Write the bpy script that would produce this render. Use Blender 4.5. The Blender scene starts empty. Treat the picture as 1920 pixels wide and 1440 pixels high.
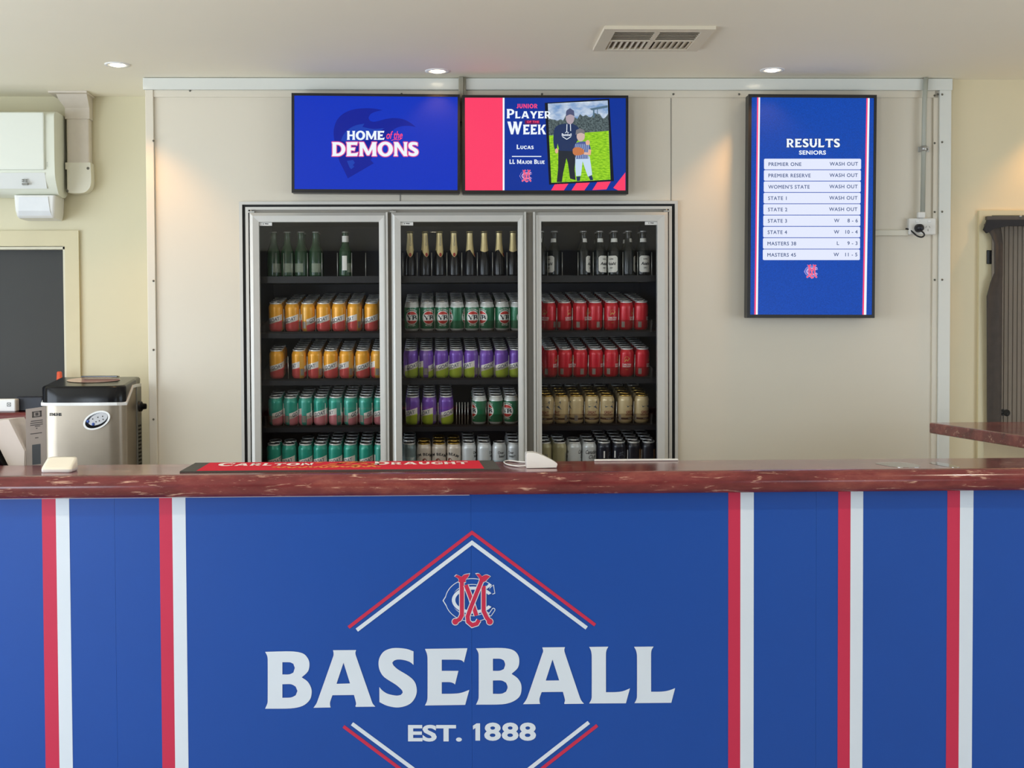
import bpy, bmesh, math, random
from math import sin, cos, pi, radians, atan2
from mathutils import Vector, Matrix
from mathutils.geometry import tessellate_polygon

S = bpy.context.scene
COL = S.collection
random.seed(7)

# ------------------------------------------------------------------ camera
F = 2500.0                       # focal length in pixels of the 1920x1440 frame
PPX, PPY = 890.0, 735.0          # principal point
YAW, PITCH, ROLL = .03, .03, .0051
CAM = Vector((0, -5.9, 1.42))
_f = Vector((sin(YAW)*cos(PITCH), cos(YAW)*cos(PITCH), -sin(PITCH)))
_r0 = Vector((cos(YAW), -sin(YAW), 0))
_u0 = _r0.cross(_f)
_r = cos(ROLL)*_r0 - sin(ROLL)*_u0
_u = sin(ROLL)*_r0 + cos(ROLL)*_u0
cd = bpy.data.cameras.new('camera')
cd.sensor_width = 36; cd.lens = F/1920*36
cd.shift_x = (960-PPX)/1920; cd.shift_y = (PPY-720)/1920
cd.clip_start = .05; cd.clip_end = 60
cam = bpy.data.objects.new('camera', cd); COL.objects.link(cam)
M4 = Matrix((_r, _u, -_f)).transposed().to_4x4(); M4.translation = CAM
cam.matrix_world = M4
S.camera = cam

def ray(px, py):
    return (_r*((px-PPX)/F) - _u*((py-PPY)/F) + _f)
def UY(px, py, y):
    d = ray(px, py); return CAM + d*((y-CAM.y)/d.y)
def UZ(px, py, z):
    d = ray(px, py); return CAM + d*((z-CAM.z)/d.z)

# ------------------------------------------------------------------ look, world, big lights
S.view_settings.view_transform = 'Standard'
S.view_settings.look = 'None'
S.view_settings.exposure = 0.0
S.view_settings.gamma = 1.0
S.view_settings.use_curve_mapping = False
S.cycles.max_bounces = 8
S.cycles.transparent_max_bounces = 12
S.cycles.caustics_reflective = False
S.cycles.caustics_refractive = False
S.cycles.sample_clamp_indirect = 6

W = bpy.data.worlds.new('sky'); S.world = W; W.use_nodes = True
bg = W.node_tree.nodes['Background']
bg.inputs[0].default_value = (.75, .87, 1.0, 1); bg.inputs[1].default_value = .5

def area(name, loc, direction, sx, sy, power, col):
    l = bpy.data.lights.new(name, 'AREA'); l.shape = 'RECTANGLE'; l.size = sx; l.size_y = sy
    l.energy = power; l.color = col
    o = bpy.data.objects.new(name, l); COL.objects.link(o); o.location = loc
    o.rotation_euler = Vector(direction).to_track_quat('-Z', 'Y').to_euler()
    return o
LEFT_X, RIGHT_X, REAR_Y, CEIL = -4.3, 4.3, -10.0, 2.622
DAY = (.83, .94, 1.06)
area('offscreen_daylight', (LEFT_X+.02, -3.2, 1.25), (1, .05, 0), 4.6, 2.0, 172, DAY)
area('offscreen_daylight', (RIGHT_X-.02, -3.2, 1.25), (-1, .05, 0), 2.6, 2.0, 46, DAY)  # right-hand window is invented, added to brighten walls and ceiling
area('offscreen_daylight', (-3.5, REAR_Y+.02, 1.2), (0, 1, 0), 1.3, 2.0, 85, DAY)
area('offscreen_daylight', (3.5, REAR_Y+.02, 1.2), (0, 1, 0), 1.3, 2.0, 20, DAY)  # no window known at rear right; area light added as fill

# ------------------------------------------------------------------ materials
def lin1(c):
    c /= 255.0
    return c/12.92 if c <= .04045 else ((c+.055)/1.055)**2.4
def lin(rgb): return (lin1(rgb[0]), lin1(rgb[1]), lin1(rgb[2]), 1)

class NT:
    def __init__(s, m):
        s.t = m.node_tree; s.n = s.t.nodes; s.l = s.t.links
        s.b = s.n['Principled BSDF']
    def put(s, sock, v):
        if isinstance(v, bpy.types.NodeSocket): s.l.new(v, sock)
        else: sock.default_value = v
    def m(s, op, a, b=0.0, c=0.0):
        n = s.n.new('ShaderNodeMath'); n.operation = op
        s.put(n.inputs[0], a); s.put(n.inputs[1], b); s.put(n.inputs[2], c)
        return n.outputs[0]
    def mix(s, f, a, b):
        n = s.n.new('ShaderNodeMix'); n.data_type = 'RGBA'
        s.put(n.inputs[0], f); s.put(n.inputs[6], a); s.put(n.inputs[7], b)
        return n.outputs[2]
    def coords(s):
        t = s.n.new('ShaderNodeTexCoord'); return t.outputs['Object']
    def xyz(s):
        x = s.n.new('ShaderNodeSeparateXYZ'); s.l.new(s.coords(), x.inputs[0])
        return x.outputs
    def noise(s, scale, vec=None, detail=4, rough=.6):
        n = s.n.new('ShaderNodeTexNoise'); n.inputs['Scale'].default_value = scale
        n.inputs['Detail'].default_value = detail; n.inputs['Roughness'].default_value = rough
        s.l.new(vec if vec is not None else s.coords(), n.inputs['Vector'])
        return n.outputs[0]
    def mapping(s, scale):
        n = s.n.new('ShaderNodeMapping'); n.inputs['Scale'].default_value = scale
        s.l.new(s.coords(), n.inputs['Vector']); return n.outputs[0]
    def ramp(s, f, stops):
        n = s.n.new('ShaderNodeValToRGB'); s.l.new(f, n.inputs[0])
        e = n.color_ramp.elements
        while len(e) < len(stops): e.new(.5)
        for k, (p, c) in enumerate(stops):
            e[k].position = p; e[k].color = c
        return n.outputs[0]
    def bump(s, h, strength=.1, dist=.001):
        n = s.n.new('ShaderNodeBump'); n.inputs['Strength'].default_value = strength
        n.inputs['Distance'].default_value = dist
        s.l.new(h, n.inputs['Height']); s.l.new(n.outputs[0], s.b.inputs['Normal'])

_mats = {}
def mat(name, rgb, rough=.5, metal=0.0, spec=.5, vary=.04, vscale=6.0, coat=0.0, bump=0.0, bscale=200.0):
    if name in _mats: return _mats[name]
    m = bpy.data.materials.new(name); m.use_nodes = True
    t = NT(m); c = lin(rgb)
    t.b.inputs['Roughness'].default_value = rough
    t.b.inputs['Metallic'].default_value = metal
    t.b.inputs['Specular IOR Level'].default_value = spec
    t.b.inputs['Coat Weight'].default_value = coat
    t.b.inputs['Coat Roughness'].default_value = .06
    if vary > 0:
        f = t.noise(vscale)
        lo = tuple(x*(1-vary) for x in c[:3])+(1,); hi = tuple(min(1, x*(1+vary)) for x in c[:3])+(1,)
        t.put(t.b.inputs['Base Color'], t.ramp(f, [(.3, lo), (.7, hi)]))
    else:
        t.b.inputs['Base Color'].default_value = c
    if bump > 0: t.bump(t.noise(bscale), bump)
    m.diffuse_color = c
    _mats[name] = m
    return m

def emat(name, rgb, strength=1.0, grain=0.0, rough=.25):
    """something that gives off light: a screen's pixels, a lamp's lens"""
    if name in _mats: return _mats[name]
    m = bpy.data.materials.new(name); m.use_nodes = True
    t = NT(m); c = lin(rgb)
    t.b.inputs['Base Color'].default_value = (.005, .005, .006, 1)
    t.b.inputs['Roughness'].default_value = rough
    t.b.inputs['Specular IOR Level'].default_value = .25
    if grain > 0:
        f = t.noise(260, detail=2)
        lo = tuple(x*(1-grain) for x in c[:3])+(1,); hi = tuple(x*(1+grain) for x in c[:3])+(1,)
        t.put(t.b.inputs['Emission Color'], t.ramp(f, [(.3, lo), (.7, hi)]))
    else:
        t.b.inputs['Emission Color'].default_value = c
    t.b.inputs['Emission Strength'].default_value = strength
    _mats[name] = m
    return m

WALL = mat('wall_paint', (226, 221, 203), .55, vary=.015, vscale=1.5, bump=.03, bscale=400)
WALL_L = mat('alcove_paint', (219, 211, 180), .6, vary=.015, vscale=1.5, bump=.03, bscale=400)
WALL_R = mat('cream_paint', (226, 213, 180), .6, vary=.015, vscale=1.5, bump=.03, bscale=400)
CEILM = mat('ceiling_paint', (248, 241, 222), .7, vary=.012, vscale=1.0, bump=.03, bscale=300)
FLOORM = mat('pale_vinyl_floor', (190, 184, 174), .45, vary=.05, vscale=8)
TRIM = mat('gloss_trim', (226, 228, 222), .22, vary=.01, coat=.3)
PANEL = mat('wall_panel_satin', (227, 219, 202), .33, vary=.012, vscale=1.2)
CREAM = mat('cream_architrave', (214, 203, 166), .4, vary=.02)
WHITEP = mat('white_plastic', (232, 231, 226), .35, vary=.01)
WHITEG = mat('white_gloss_plastic', (243, 242, 240), .2, vary=.005)
ACW = mat('aged_white_plastic', (226, 228, 212), .4, vary=.015)
DUCT = mat('dusty_plastic', (216, 206, 192), .55, vary=.03, vscale=25)
BLACK = mat('black_plastic', (18, 19, 22), .35, vary=.05)
BLACKG = mat('black_gloss', (12, 12, 15), .08, vary=.0, coat=.6)
RUBBER = mat('grey_rubber', (72, 70, 64), .8, vary=.1, vscale=80)
ALU = mat('brushed_aluminium', (212, 211, 206), .42, .25, vary=.02, vscale=10)
ALUD = mat('dull_aluminium', (150, 146, 138), .45, .35, vary=.03)
STEEL = mat('galvanised_steel', (185, 185, 182), .35, .7, vary=.04)
CHROME = mat('lid_aluminium_bright', (232, 232, 230), .3, .45, vary=.0)  # bright copy of the lid metal, rim glint put into the material
PANELM = mat('lid_aluminium_dark', (205, 205, 208), .2, .96, vary=.0)  # dark copy of the lid metal, recess shade put into the material
GOLDP = mat('gold_lid_dark', (190, 150, 70), .2, .96, vary=.0)  # darker gold copy, painted shade of the lid recess
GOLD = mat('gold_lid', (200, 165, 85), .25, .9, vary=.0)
SCREW = mat('screw_metal', (120, 118, 108), .4, .8, vary=.0)
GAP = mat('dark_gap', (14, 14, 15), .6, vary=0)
LINER = mat('fridge_liner', (24, 30, 50), .45, vary=.03)  # bluish haze of the door glass is put into this colour
SHELFM = mat('shelf_black', (20, 20, 25), .4, vary=.03)
WIRE = mat('shelf_wire', (205, 205, 195), .3, .6, vary=0)
CLEAR = None
def glass(name, tint, gloss, rough=.01):
    if name in _mats: return _mats[name]
    m = bpy.data.materials.new(name); m.use_nodes = True
    nt = m.node_tree; nt.nodes.clear()
    out = nt.nodes.new('ShaderNodeOutputMaterial')
    tr = nt.nodes.new('ShaderNodeBsdfTransparent'); tr.inputs[0].default_value = tint+(1,)
    gl = nt.nodes.new('ShaderNodeBsdfGlossy'); gl.inputs['Roughness'].default_value = rough
    lw = nt.nodes.new('ShaderNodeLayerWeight'); lw.inputs[0].default_value = .5
    pw = nt.nodes.new('ShaderNodeMath'); pw.operation = 'POWER'; pw.inputs[1].default_value = 5
    ma = nt.nodes.new('ShaderNodeMath'); ma.operation = 'MULTIPLY_ADD'; ma.inputs[1].default_value = .9-gloss; ma.inputs[2].default_value = gloss
    mx = nt.nodes.new('ShaderNodeMixShader')
    nt.links.new(lw.outputs['Facing'], pw.inputs[0]); nt.links.new(pw.outputs[0], ma.inputs[0])
    nt.links.new(ma.outputs[0], mx.inputs[0]); nt.links.new(tr.outputs[0], mx.inputs[1]); nt.links.new(gl.outputs[0], mx.inputs[2])
    nt.links.new(mx.outputs[0], out.inputs[0])
    _mats[name] = m; return m
DOORGLASS = glass('door_glass', (.985, .988, .99), .03)
STRIPCLEAR = glass('clear_strip', (.90, .88, .86), .06, .1)
WATER = glass('water', (.97, .97, .97), .5, .02)
SEATHRU = glass('mesh_fabric', (.86, .84, .82), .012, .6)

def laminate(name='red_marble_laminate'):
    m = bpy.data.materials.new(name); m.use_nodes = True
    t = NT(m)
    wob = t.noise(2.2, t.mapping((1, 1, 1)), 3)
    base = t.ramp(t.noise(5, t.mapping((1.0, 2.2, 3.0)), 6, .65),
                  [(.30, lin((84, 29, 33))), (.55, lin((118, 49, 50))), (.75, lin((150, 82, 72)))])
    st = t.noise(13, t.mapping((.42, 1.7, 3.6)), 3, .55)
    vein = t.m('ABSOLUTE', t.m('SUBTRACT', st, .5))
    band = t.m('SUBTRACT', 1.0, t.m('MULTIPLY', vein, 30.0))
    band = t.m('MAXIMUM', band, 0.0)
    gate = t.m('MULTIPLY', t.m('SUBTRACT', t.noise(16, t.mapping((.6, 1.6, 3.0)), 5, .7), .53), 9.0)
    gate = t.m('MINIMUM', t.m('MAXIMUM', gate, 0.0), 1.0)
    f = t.m('MULTIPLY', band, gate)
    t.put(t.b.inputs['Base Color'], t.mix(t.m('MULTIPLY', f, .95), base, lin((214, 172, 150))))
    t.b.inputs['Roughness'].default_value = .16
    t.b.inputs['Specular IOR Level'].default_value = .5
    return m
LAM = laminate()

def vinyl(name, rgb, rough=.38):
    return mat(name, rgb, rough, 0, .4, vary=.03, vscale=2.0)
BLUE = vinyl('blue_vinyl', (12, 71, 161))
RED = vinyl('red_vinyl', (194, 42, 78))
WHITE = vinyl('white_vinyl', (212, 223, 238))

# ------------------------------------------------------------------ mesh builder
class MB:
    def __init__(s): s.v = []; s.f = []; s.mi = []; s.sm = []
    def add(s, vs, fs, mi=0, smooth=False):
        b = len(s.v); s.v += [tuple(v) for v in vs]
        for f in fs:
            s.f.append([i+b for i in f]); s.mi.append(mi); s.sm.append(smooth)
        return s
    def box(s, x0, x1, y0, y1, z0, z1, bev=0, mi=0, seg=2):
        x0, x1 = min(x0, x1), max(x0, x1); y0, y1 = min(y0, y1), max(y0, y1); z0, z1 = min(z0, z1), max(z0, z1)
        if bev <= 0:
            vs = [(x, y, z) for z in (z0, z1) for y in (y0, y1) for x in (x0, x1)]
            return s.add(vs, [(0, 2, 3, 1), (4, 5, 7, 6), (0, 1, 5, 4), (2, 6, 7, 3), (0, 4, 6, 2), (1, 3, 7, 5)], mi)
        bm = bmesh.new(); bmesh.ops.create_cube(bm, size=1)
        for v in bm.verts:
            v.co = Vector(((x0+x1)/2+v.co.x*(x1-x0), (y0+y1)/2+v.co.y*(y1-y0), (z0+z1)/2+v.co.z*(z1-z0)))
        bev = min(bev, (x1-x0)*.49, (y1-y0)*.49, (z1-z0)*.49)
        bmesh.ops.bevel(bm, geom=bm.edges[:], offset=bev, segments=seg, affect='EDGES', profile=.5)
        bm.verts.index_update()
        s.add([v.co[:] for v in bm.verts], [[v.index for v in f.verts] for f in bm.faces], mi)
        bm.free(); return s
    def lathe(s, prof, c=(0, 0, 0), seg=24, mi=0, axis='z', smooth=True):
        vs = []; fs = []
        n = len(prof)
        for k in range(seg):
            a = 2*pi*k/seg
            for (r, z) in prof:
                if axis == 'z': p = (c[0]+r*cos(a), c[1]+r*sin(a), c[2]+z)
                elif axis == 'y': p = (c[0]+r*cos(a), c[1]+z, c[2]+r*sin(a))
                else: p = (c[0]+z, c[1]+r*cos(a), c[2]+r*sin(a))
                vs.append(p)
        for k in range(seg):
            k2 = (k+1) % seg
            for j in range(n-1):
                fs.append((k*n+j, k2*n+j, k2*n+j+1, k*n+j+1))
        return s.add(vs, fs, mi, smooth)
    def tube(s, pts, r, seg=8, mi=0, smooth=True):
        pts = [Vector(p) for p in pts]; vs = []; fs = []
        prev = None
        for i, p in enumerate(pts):
            d = (pts[min(i+1, len(pts)-1)]-pts[max(i-1, 0)]).normalized()
            up = Vector((0, 0, 1)) if abs(d.z) < .9 else Vector((0, 1, 0))
            a = d.cross(up).normalized() if prev is None else (prev - d*prev.dot(d)).normalized()
            prev = a; b = d.cross(a)
            for k in range(seg):
                t = 2*pi*k/seg
                vs.append(p + a*(r*cos(t)) + b*(r*sin(t)))
        for i in range(len(pts)-1):
            for k in range(seg):
                k2 = (k+1) % seg
                fs.append((i*seg+k, i*seg+k2, (i+1)*seg+k2, (i+1)*seg+k))
        fs.append(tuple(range(seg))); fs.append(tuple((len(pts)-1)*seg+k for k in range(seg)))
        return s.add(vs, fs, mi, smooth)
    def prism(s, poly, lo, hi, axis='x', mi=0, smooth=False):
        n = len(poly)
        def P(u, v, t):
            return (t, u, v) if axis == 'x' else ((u, t, v) if axis == 'y' else (u, v, t))
        vs = [P(u, v, lo) for u, v in poly]+[P(u, v, hi) for u, v in poly]
        fs = [(i, (i+1) % n, n+(i+1) % n, n+i) for i in range(n)]
        s.add(vs, fs, mi, smooth)
        _, tr = poly2(poly)
        s.add(vs[:n], tr, mi); s.add(vs[n:], tr, mi)
        return s
    def shape(s, sh, fn, mi=0):
        return s.add([fn(u, v) for u, v in sh[0]], sh[1], mi)
    def build(s, name, mats, parent=None, origin=None, local=False):
        if not isinstance(mats, (list, tuple)): mats = [mats]
        o0 = Vector((0, 0, 0))
        if parent is not None and not local:
            r = parent
            while r.parent: r = r.parent
            o0 = r.location.copy()
        elif parent is None:
            if origin is None:
                xs = [v[0] for v in s.v]; ys = [v[1] for v in s.v]; zs = [v[2] for v in s.v]
                o0 = Vector(((min(xs)+max(xs))/2, (min(ys)+max(ys))/2, min(zs)))
            else: o0 = Vector(origin)
        me = bpy.data.meshes.new(name)
        me.from_pydata([(v[0]-o0.x, v[1]-o0.y, v[2]-o0.z) for v in s.v], [], s.f)
        for m in mats: me.materials.append(m)
        me.polygons.foreach_set('material_index', s.mi)
        me.polygons.foreach_set('use_smooth', s.sm)
        me.update()
        bm = bmesh.new(); bm.from_mesh(me)
        bmesh.ops.recalc_face_normals(bm, faces=bm.faces[:]); bm.to_mesh(me); bm.free()
        ob = bpy.data.objects.new(name, me); COL.objects.link(ob)
        if parent is not None: ob.parent = parent
        else: ob.location = o0
        return ob

def tag(o, label=None, cat=None, group=None, kind=None):
    if label: o['label'] = label
    if cat: o['category'] = cat
    if group: o['group'] = group
    if kind: o['kind'] = kind
    return o
def thing(name, label, cat, loc=(0, 0, 0), rot=(0, 0, 0), group=None):
    o = bpy.data.objects.new(name, None); COL.objects.link(o)
    o.empty_display_size = .05
    o.location = loc; o.rotation_euler = rot
    return tag(o, label, cat, group)
def struct(mb, name, m, label, cat='room'):
    return tag(mb.build(name, m), label, cat, kind='structure')
def copy_tree(o, parent=None):
    c = o.copy(); COL.objects.link(c)
    if parent is not None: c.parent = parent
    for ch in o.children: copy_tree(ch, c)
    return c

# ------------------------------------------------------------------ flat shapes and lettering
def poly2(outer, holes=()):
    loops = [[Vector((p[0], p[1], 0)) for p in outer]]+[[Vector((p[0], p[1], 0)) for p in h] for h in holes]
    flat = [p for l in loops for p in l]
    tr = tessellate_polygon(loops)
    return ([(p.x, p.y) for p in flat], [tuple(t) for t in tr])
def smooth(pts, thr=38, n=3):
    N = len(pts); out = []
    P = [Vector((p[0], p[1])) for p in pts]
    def corner(i):
        a = P[i]-P[i-1]; b = P[(i+1) % N]-P[i]
        if a.length < 1e-6 or b.length < 1e-6: return True
        return abs(a.angle(b)) > radians(thr)
    cor = [corner(i) for i in range(N)]
    for i in range(N):
        j = (i+1) % N
        p1, p2 = P[i], P[j]
        m1 = (p2-p1) if cor[i] else (p2-P[i-1])*.5
        m2 = (p2-p1) if cor[j] else (P[(j+1) % N]-p1)*.5
        L = (p2-p1).length
        if m1.length > L*1.2: m1 = m1*(L*1.2/m1.length)
        if m2.length > L*1.2: m2 = m2*(L*1.2/m2.length)
        out.append((p1.x, p1.y))
        if cor[i] and cor[j]: continue
        for k in range(1, n+1):
            t = k/(n+1)
            h00 = 2*t**3-3*t*t+1; h10 = t**3-2*t*t+t; h01 = -2*t**3+3*t*t; h11 = t**3-t*t
            q = p1*h00+m1*h10+p2*h01+m2*h11
            out.append((q.x, q.y))
    return out
def join(*shs):
    v = []; f = []
    for s in shs:
        b = len(v); v += s[0]; f += [tuple(i+b for i in t) for t in s[1]]
    return (v, f)
def ring(cx, cy, rx, ry, tx, ty, a0=0, a1=360, n=40):
    v = []; f = []
    for k in range(n+1):
        a = radians(a0+(a1-a0)*k/n)
        v.append((cx+rx*cos(a), cy+ry*sin(a))); v.append((cx+(rx-tx)*cos(a), cy+(ry-ty)*sin(a)))
    for k in range(n): f.append((2*k, 2*k+1, 2*k+3, 2*k+2))
    return (v, f)
def disc(cx, cy, rx, ry=None, n=32, rot=0.0):
    ry = ry or rx
    v = []
    for k in range(n):
        a = 2*pi*k/n
        x = rx*cos(a); y = ry*sin(a)
        v.append((cx+x*cos(rot)-y*sin(rot), cy+x*sin(rot)+y*cos(rot)))
    return (v, [tuple(range(n))])
def rect(x0, y0, x1, y1): return ([(x0, y0), (x1, y0), (x1, y1), (x0, y1)], [(0, 1, 2, 3)])
def rrect(x0, y0, x1, y1, r, n=5):
    v = []
    for (cx, cy, a0) in ((x1-r, y1-r, 0), (x0+r, y1-r, 90), (x0+r, y0+r, 180), (x1-r, y0+r, 270)):
        for k in range(n+1):
            a = radians(a0+90*k/n); v.append((cx+r*cos(a), cy+r*sin(a)))
    return (v, [tuple(range(len(v)))])
def stroke(pts, w):
    P = [Vector((p[0], p[1])) for p in pts]; v = []; f = []
    for i, p in enumerate(P):
        a = (P[i]-P[i-1]).normalized() if i > 0 else (P[1]-P[0]).normalized()
        b = (P[i+1]-P[i]).normalized() if i < len(P)-1 else a
        t = (a+b).normalized(); nrm = Vector((-t.y, t.x))
        k = 1/max(.4, nrm.dot(Vector((-a.y, a.x))))
        v.append(tuple(p+nrm*(w/2*k))); v.append(tuple(p-nrm*(w/2*k)))
    for i in range(len(P)-1): f.append((2*i, 2*i+1, 2*i+3, 2*i+2))
    return (v, f)
def bounds(sh):
    xs = [p[0] for p in sh[0]]; ys = [p[1] for p in sh[0]]
    return min(xs), min(ys), max(xs), max(ys)
def fit(sh, x0, y0, x1, y1):
    """put a y-up shape into a rectangle; y0 is where its bottom goes, y1 its top"""
    a, b, c, d = bounds(sh)
    return ([(x0+(p[0]-a)/(c-a)*(x1-x0), y0+(p[1]-b)/(d-b)*(y1-y0)) for p in sh[0]], sh[1])
def shear(sh, k): return ([(p[0], p[1]+k*p[0]) for p in sh[0]], sh[1])
def slant(sh, k): return ([(p[0]+k*p[1], p[1]) for p in sh[0]], sh[1])

_tc = {}
def text(s, bold=0.0, spacing=1.0):
    key = (s, bold, spacing)
    if key in _tc: return _tc[key]
    cu = bpy.data.curves.new('t', 'FONT'); cu.body = s; cu.size = 1; cu.offset = bold
    cu.space_character = spacing; cu.resolution_u = 4
    ob = bpy.data.objects.new('t', cu); COL.objects.link(ob)
    dg = bpy.context.evaluated_depsgraph_get()
    me = bpy.data.meshes.new_from_object(ob.evaluated_get(dg))
    sh = ([(v.co.x, v.co.y) for v in me.vertices], [tuple(p.vertices) for p in me.polygons])
    bpy.data.objects.remove(ob); bpy.data.curves.remove(cu); bpy.data.meshes.remove(me)
    _tc[key] = sh
    return sh

# flared display capitals, traced for B A S E L and drawn in the same manner for the rest (cap height 100)
def _tr(outer, holes, x0, ytop, ybot):
    k = 100/(ybot-ytop)
    g = lambda ps: [((p[0]-x0)*k, (ybot-p[1])*k) for p in ps]
    return poly2(smooth(g(outer)), [smooth(g(h)) for h in holes])
B_T = ([(57,117),(280,114),(370,130),(415,170),(428,225),(415,285),(362,336),(410,370),(440,415),(447,470),(430,530),(370,575),(280,597),(57,600),(75,560),(80,530),(80,180),(75,150)],
       [[(202,206),(265,207),(295,220),(307,255),(295,295),(260,309),(202,310)], [(202,393),(275,393),(315,412),(328,450),(315,488),(275,506),(202,507)]])
A_T = ([(625,109),(820,107),(814,130),(820,160),(945,530),(960,565),(983,592),(815,594),(814,585),(820,560),(802,490),(620,492),(602,545),(602,575),(607,594),(460,596),(483,565),(500,530),(625,165),(633,140)],
       [[(713,212),(770,392),(655,393)]])
L_T = ([(1027,105),(1192,103),(1177,130),(1171,165),(1171,493),(1260,492),(1320,483),(1377,460),(1342,588),(1027,590),(1045,555),(1049,520),(1049,190),(1043,140)], [])
L2_T = ([(1412,104),(1580,102),(1563,130),(1558,165),(1558,489),(1650,488),(1710,478),(1764,458),(1731,584),(1415,587),(1432,555),(1437,520),(1437,190),(1430,140)], [])
B1_T = ([(78,147),(300,143),(400,160),(445,205),(458,255),(445,315),(392,366),(440,400),(470,450),(477,500),(460,560),(400,610),(300,632),(78,635),(97,590),(100,560),(100,215),(95,180)],
        [[(226,236),(290,237),(320,250),(333,285),(320,325),(285,340),(226,341)], [(226,425),(300,425),(340,445),(355,482),(340,520),(300,538),(226,541)]])
A1_T = ([(660,133),(858,132),(852,155),(858,185),(985,550),(1000,590),(1023,617),(855,619),(852,612),(858,590),(840,517),(655,519),(636,575),(635,605),(640,624),(492,627),(515,595),(530,560),(662,185),(665,160)],
        [[(750,240),(806,418),(690,421)]])
S_T = ([(1350,143),(1350,260),(1320,235),(1270,218),(1220,213),(1185,222),(1168,240),(1180,265),(1220,300),(1310,355),(1360,405),(1378,470),(1368,530),(1330,585),(1270,615),(1200,624),(1120,608),(1058,578),(1057,448),(1085,480),(1130,507),(1200,522),(1240,517),(1258,498),(1250,475),(1200,430),(1100,365),(1062,310),(1050,250),(1060,195),(1095,145),(1150,120),(1210,114),(1290,122)], [])
E_T = ([(1448,122),(1812,116),(1782,238),(1765,222),(1735,215),(1592,214),(1592,310),(1735,310),(1706,427),(1690,415),(1660,407),(1592,407),(1592,507),(1690,506),(1760,498),(1828,473),(1793,602),(1448,607),(1465,570),(1470,530),(1470,210),(1465,165)], [])

def stem(x, w=24, y0=0, y1=100, f=4):
    h = min(14, (y1-y0)*.3)
    return poly2([(x-f, y0), (x+w+f, y0), (x+w, y0+h), (x+w, y1-h), (x+w+f, y1), (x-f, y1), (x, y1-h), (x, y0+h)])
def glyphs():
    G = {}
    G['B'] = _tr(*B_T, 57, 115, 599); G['A'] = _tr(*A_T, 460, 108, 595); G['L'] = _tr(*L_T, 1027, 104, 589)
    G['S'] = _tr(*S_T, 1050, 118, 620); G['E'] = _tr(*E_T, 1448, 119, 605)
    D = lambda *p: poly2(list(p))
    G['D'] = join(stem(4), ring(36, 50, 52, 50, 25, 18, -90, 90), rect(20, 0, 36, 18), rect(20, 82, 36, 100))
    G['H'] = join(stem(4), stem(60), rect(20, 41, 66, 59))
    G['O'] = ring(50, 50, 50, 53, 27, 20)
    G['M'] = join(stem(4, 20), stem(88, 24), D((4, 100), (30, 100), (64, 30), (52, 6)), D((88, 100), (112, 100), (66, 6), (52, 6)))
    G['N'] = join(stem(4, 18), stem(68, 18), D((0, 100), (28, 100), (86, 0), (66, 0)))
    G['P'] = join(stem(4), ring(38, 68, 38, 32, 24, 16, -90, 90), rect(20, 36, 38, 52), rect(20, 84, 38, 100))
    G['R'] = join(G['P'], D((30, 42), (52, 42), (84, 0), (56, 0)))
    G['Y'] = join(stem(34, 24, 0, 45), D((-2, 100), (28, 100), (50, 60), (50, 38), (36, 38)), D((66, 100), (94, 100), (58, 38), (44, 38), (42, 56)))
    G['W'] = join(D((-2, 100), (26, 100), (44, 34), (36, 0), (30, 0)), D((56, 100), (34, 0), (48, 0), (66, 62), (66, 100)),
                  D((50, 100), (78, 100), (94, 34), (88, 0), (80, 0)), D((128, 100), (106, 100), (82, 0), (96, 0)))
    G['K'] = join(stem(4), D((24, 46), (62, 100), (92, 100), (48, 46)), D((36, 62), (54, 66), (94, 0), (62, 0)))
    G['U'] = join(stem(4, 24, 40, 100), stem(62, 20, 40, 100), ring(43, 42, 39, 44, 24, 20, 180, 360))
    G['C'] = join(ring(50, 50, 50, 53, 27, 20, 48, 312), D((80, 62), (86, 62), (86, 100), (76, 92), (76, 80)), D((80, 36), (88, 36), (84, 6), (74, 12), (74, 24)))
    G['J'] = join(stem(24, 24, 25, 100), ring(23, 28, 25, 30, 22, 18, 200, 360))
    G['I'] = stem(4)
    G['T'] = join(stem(32, 24, 0, 95), D((0, 100), (88, 100), (86, 68), (80, 80), (8, 80), (2, 68)))
    G['F'] = join(stem(4), D((20, 100), (74, 100), (70, 74), (60, 82), (20, 82)), rect(20, 42, 58, 60))
    return G
GL = glyphs()
def wtext(s, gap=7, space=40):
    x = 0; parts = []
    for ch in s:
        if ch == ' ': x += space; continue
        k = 1.0
        if ch.islower(): k = .76
        g = GL[ch.upper()]
        a, b, c, d = bounds(g)
        parts.append(([(x+(p[0]-a)*k, p[1]*k) for p in g[0]], g[1])); x += (c-a)*k+gap*k
    return join(*parts)

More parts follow.
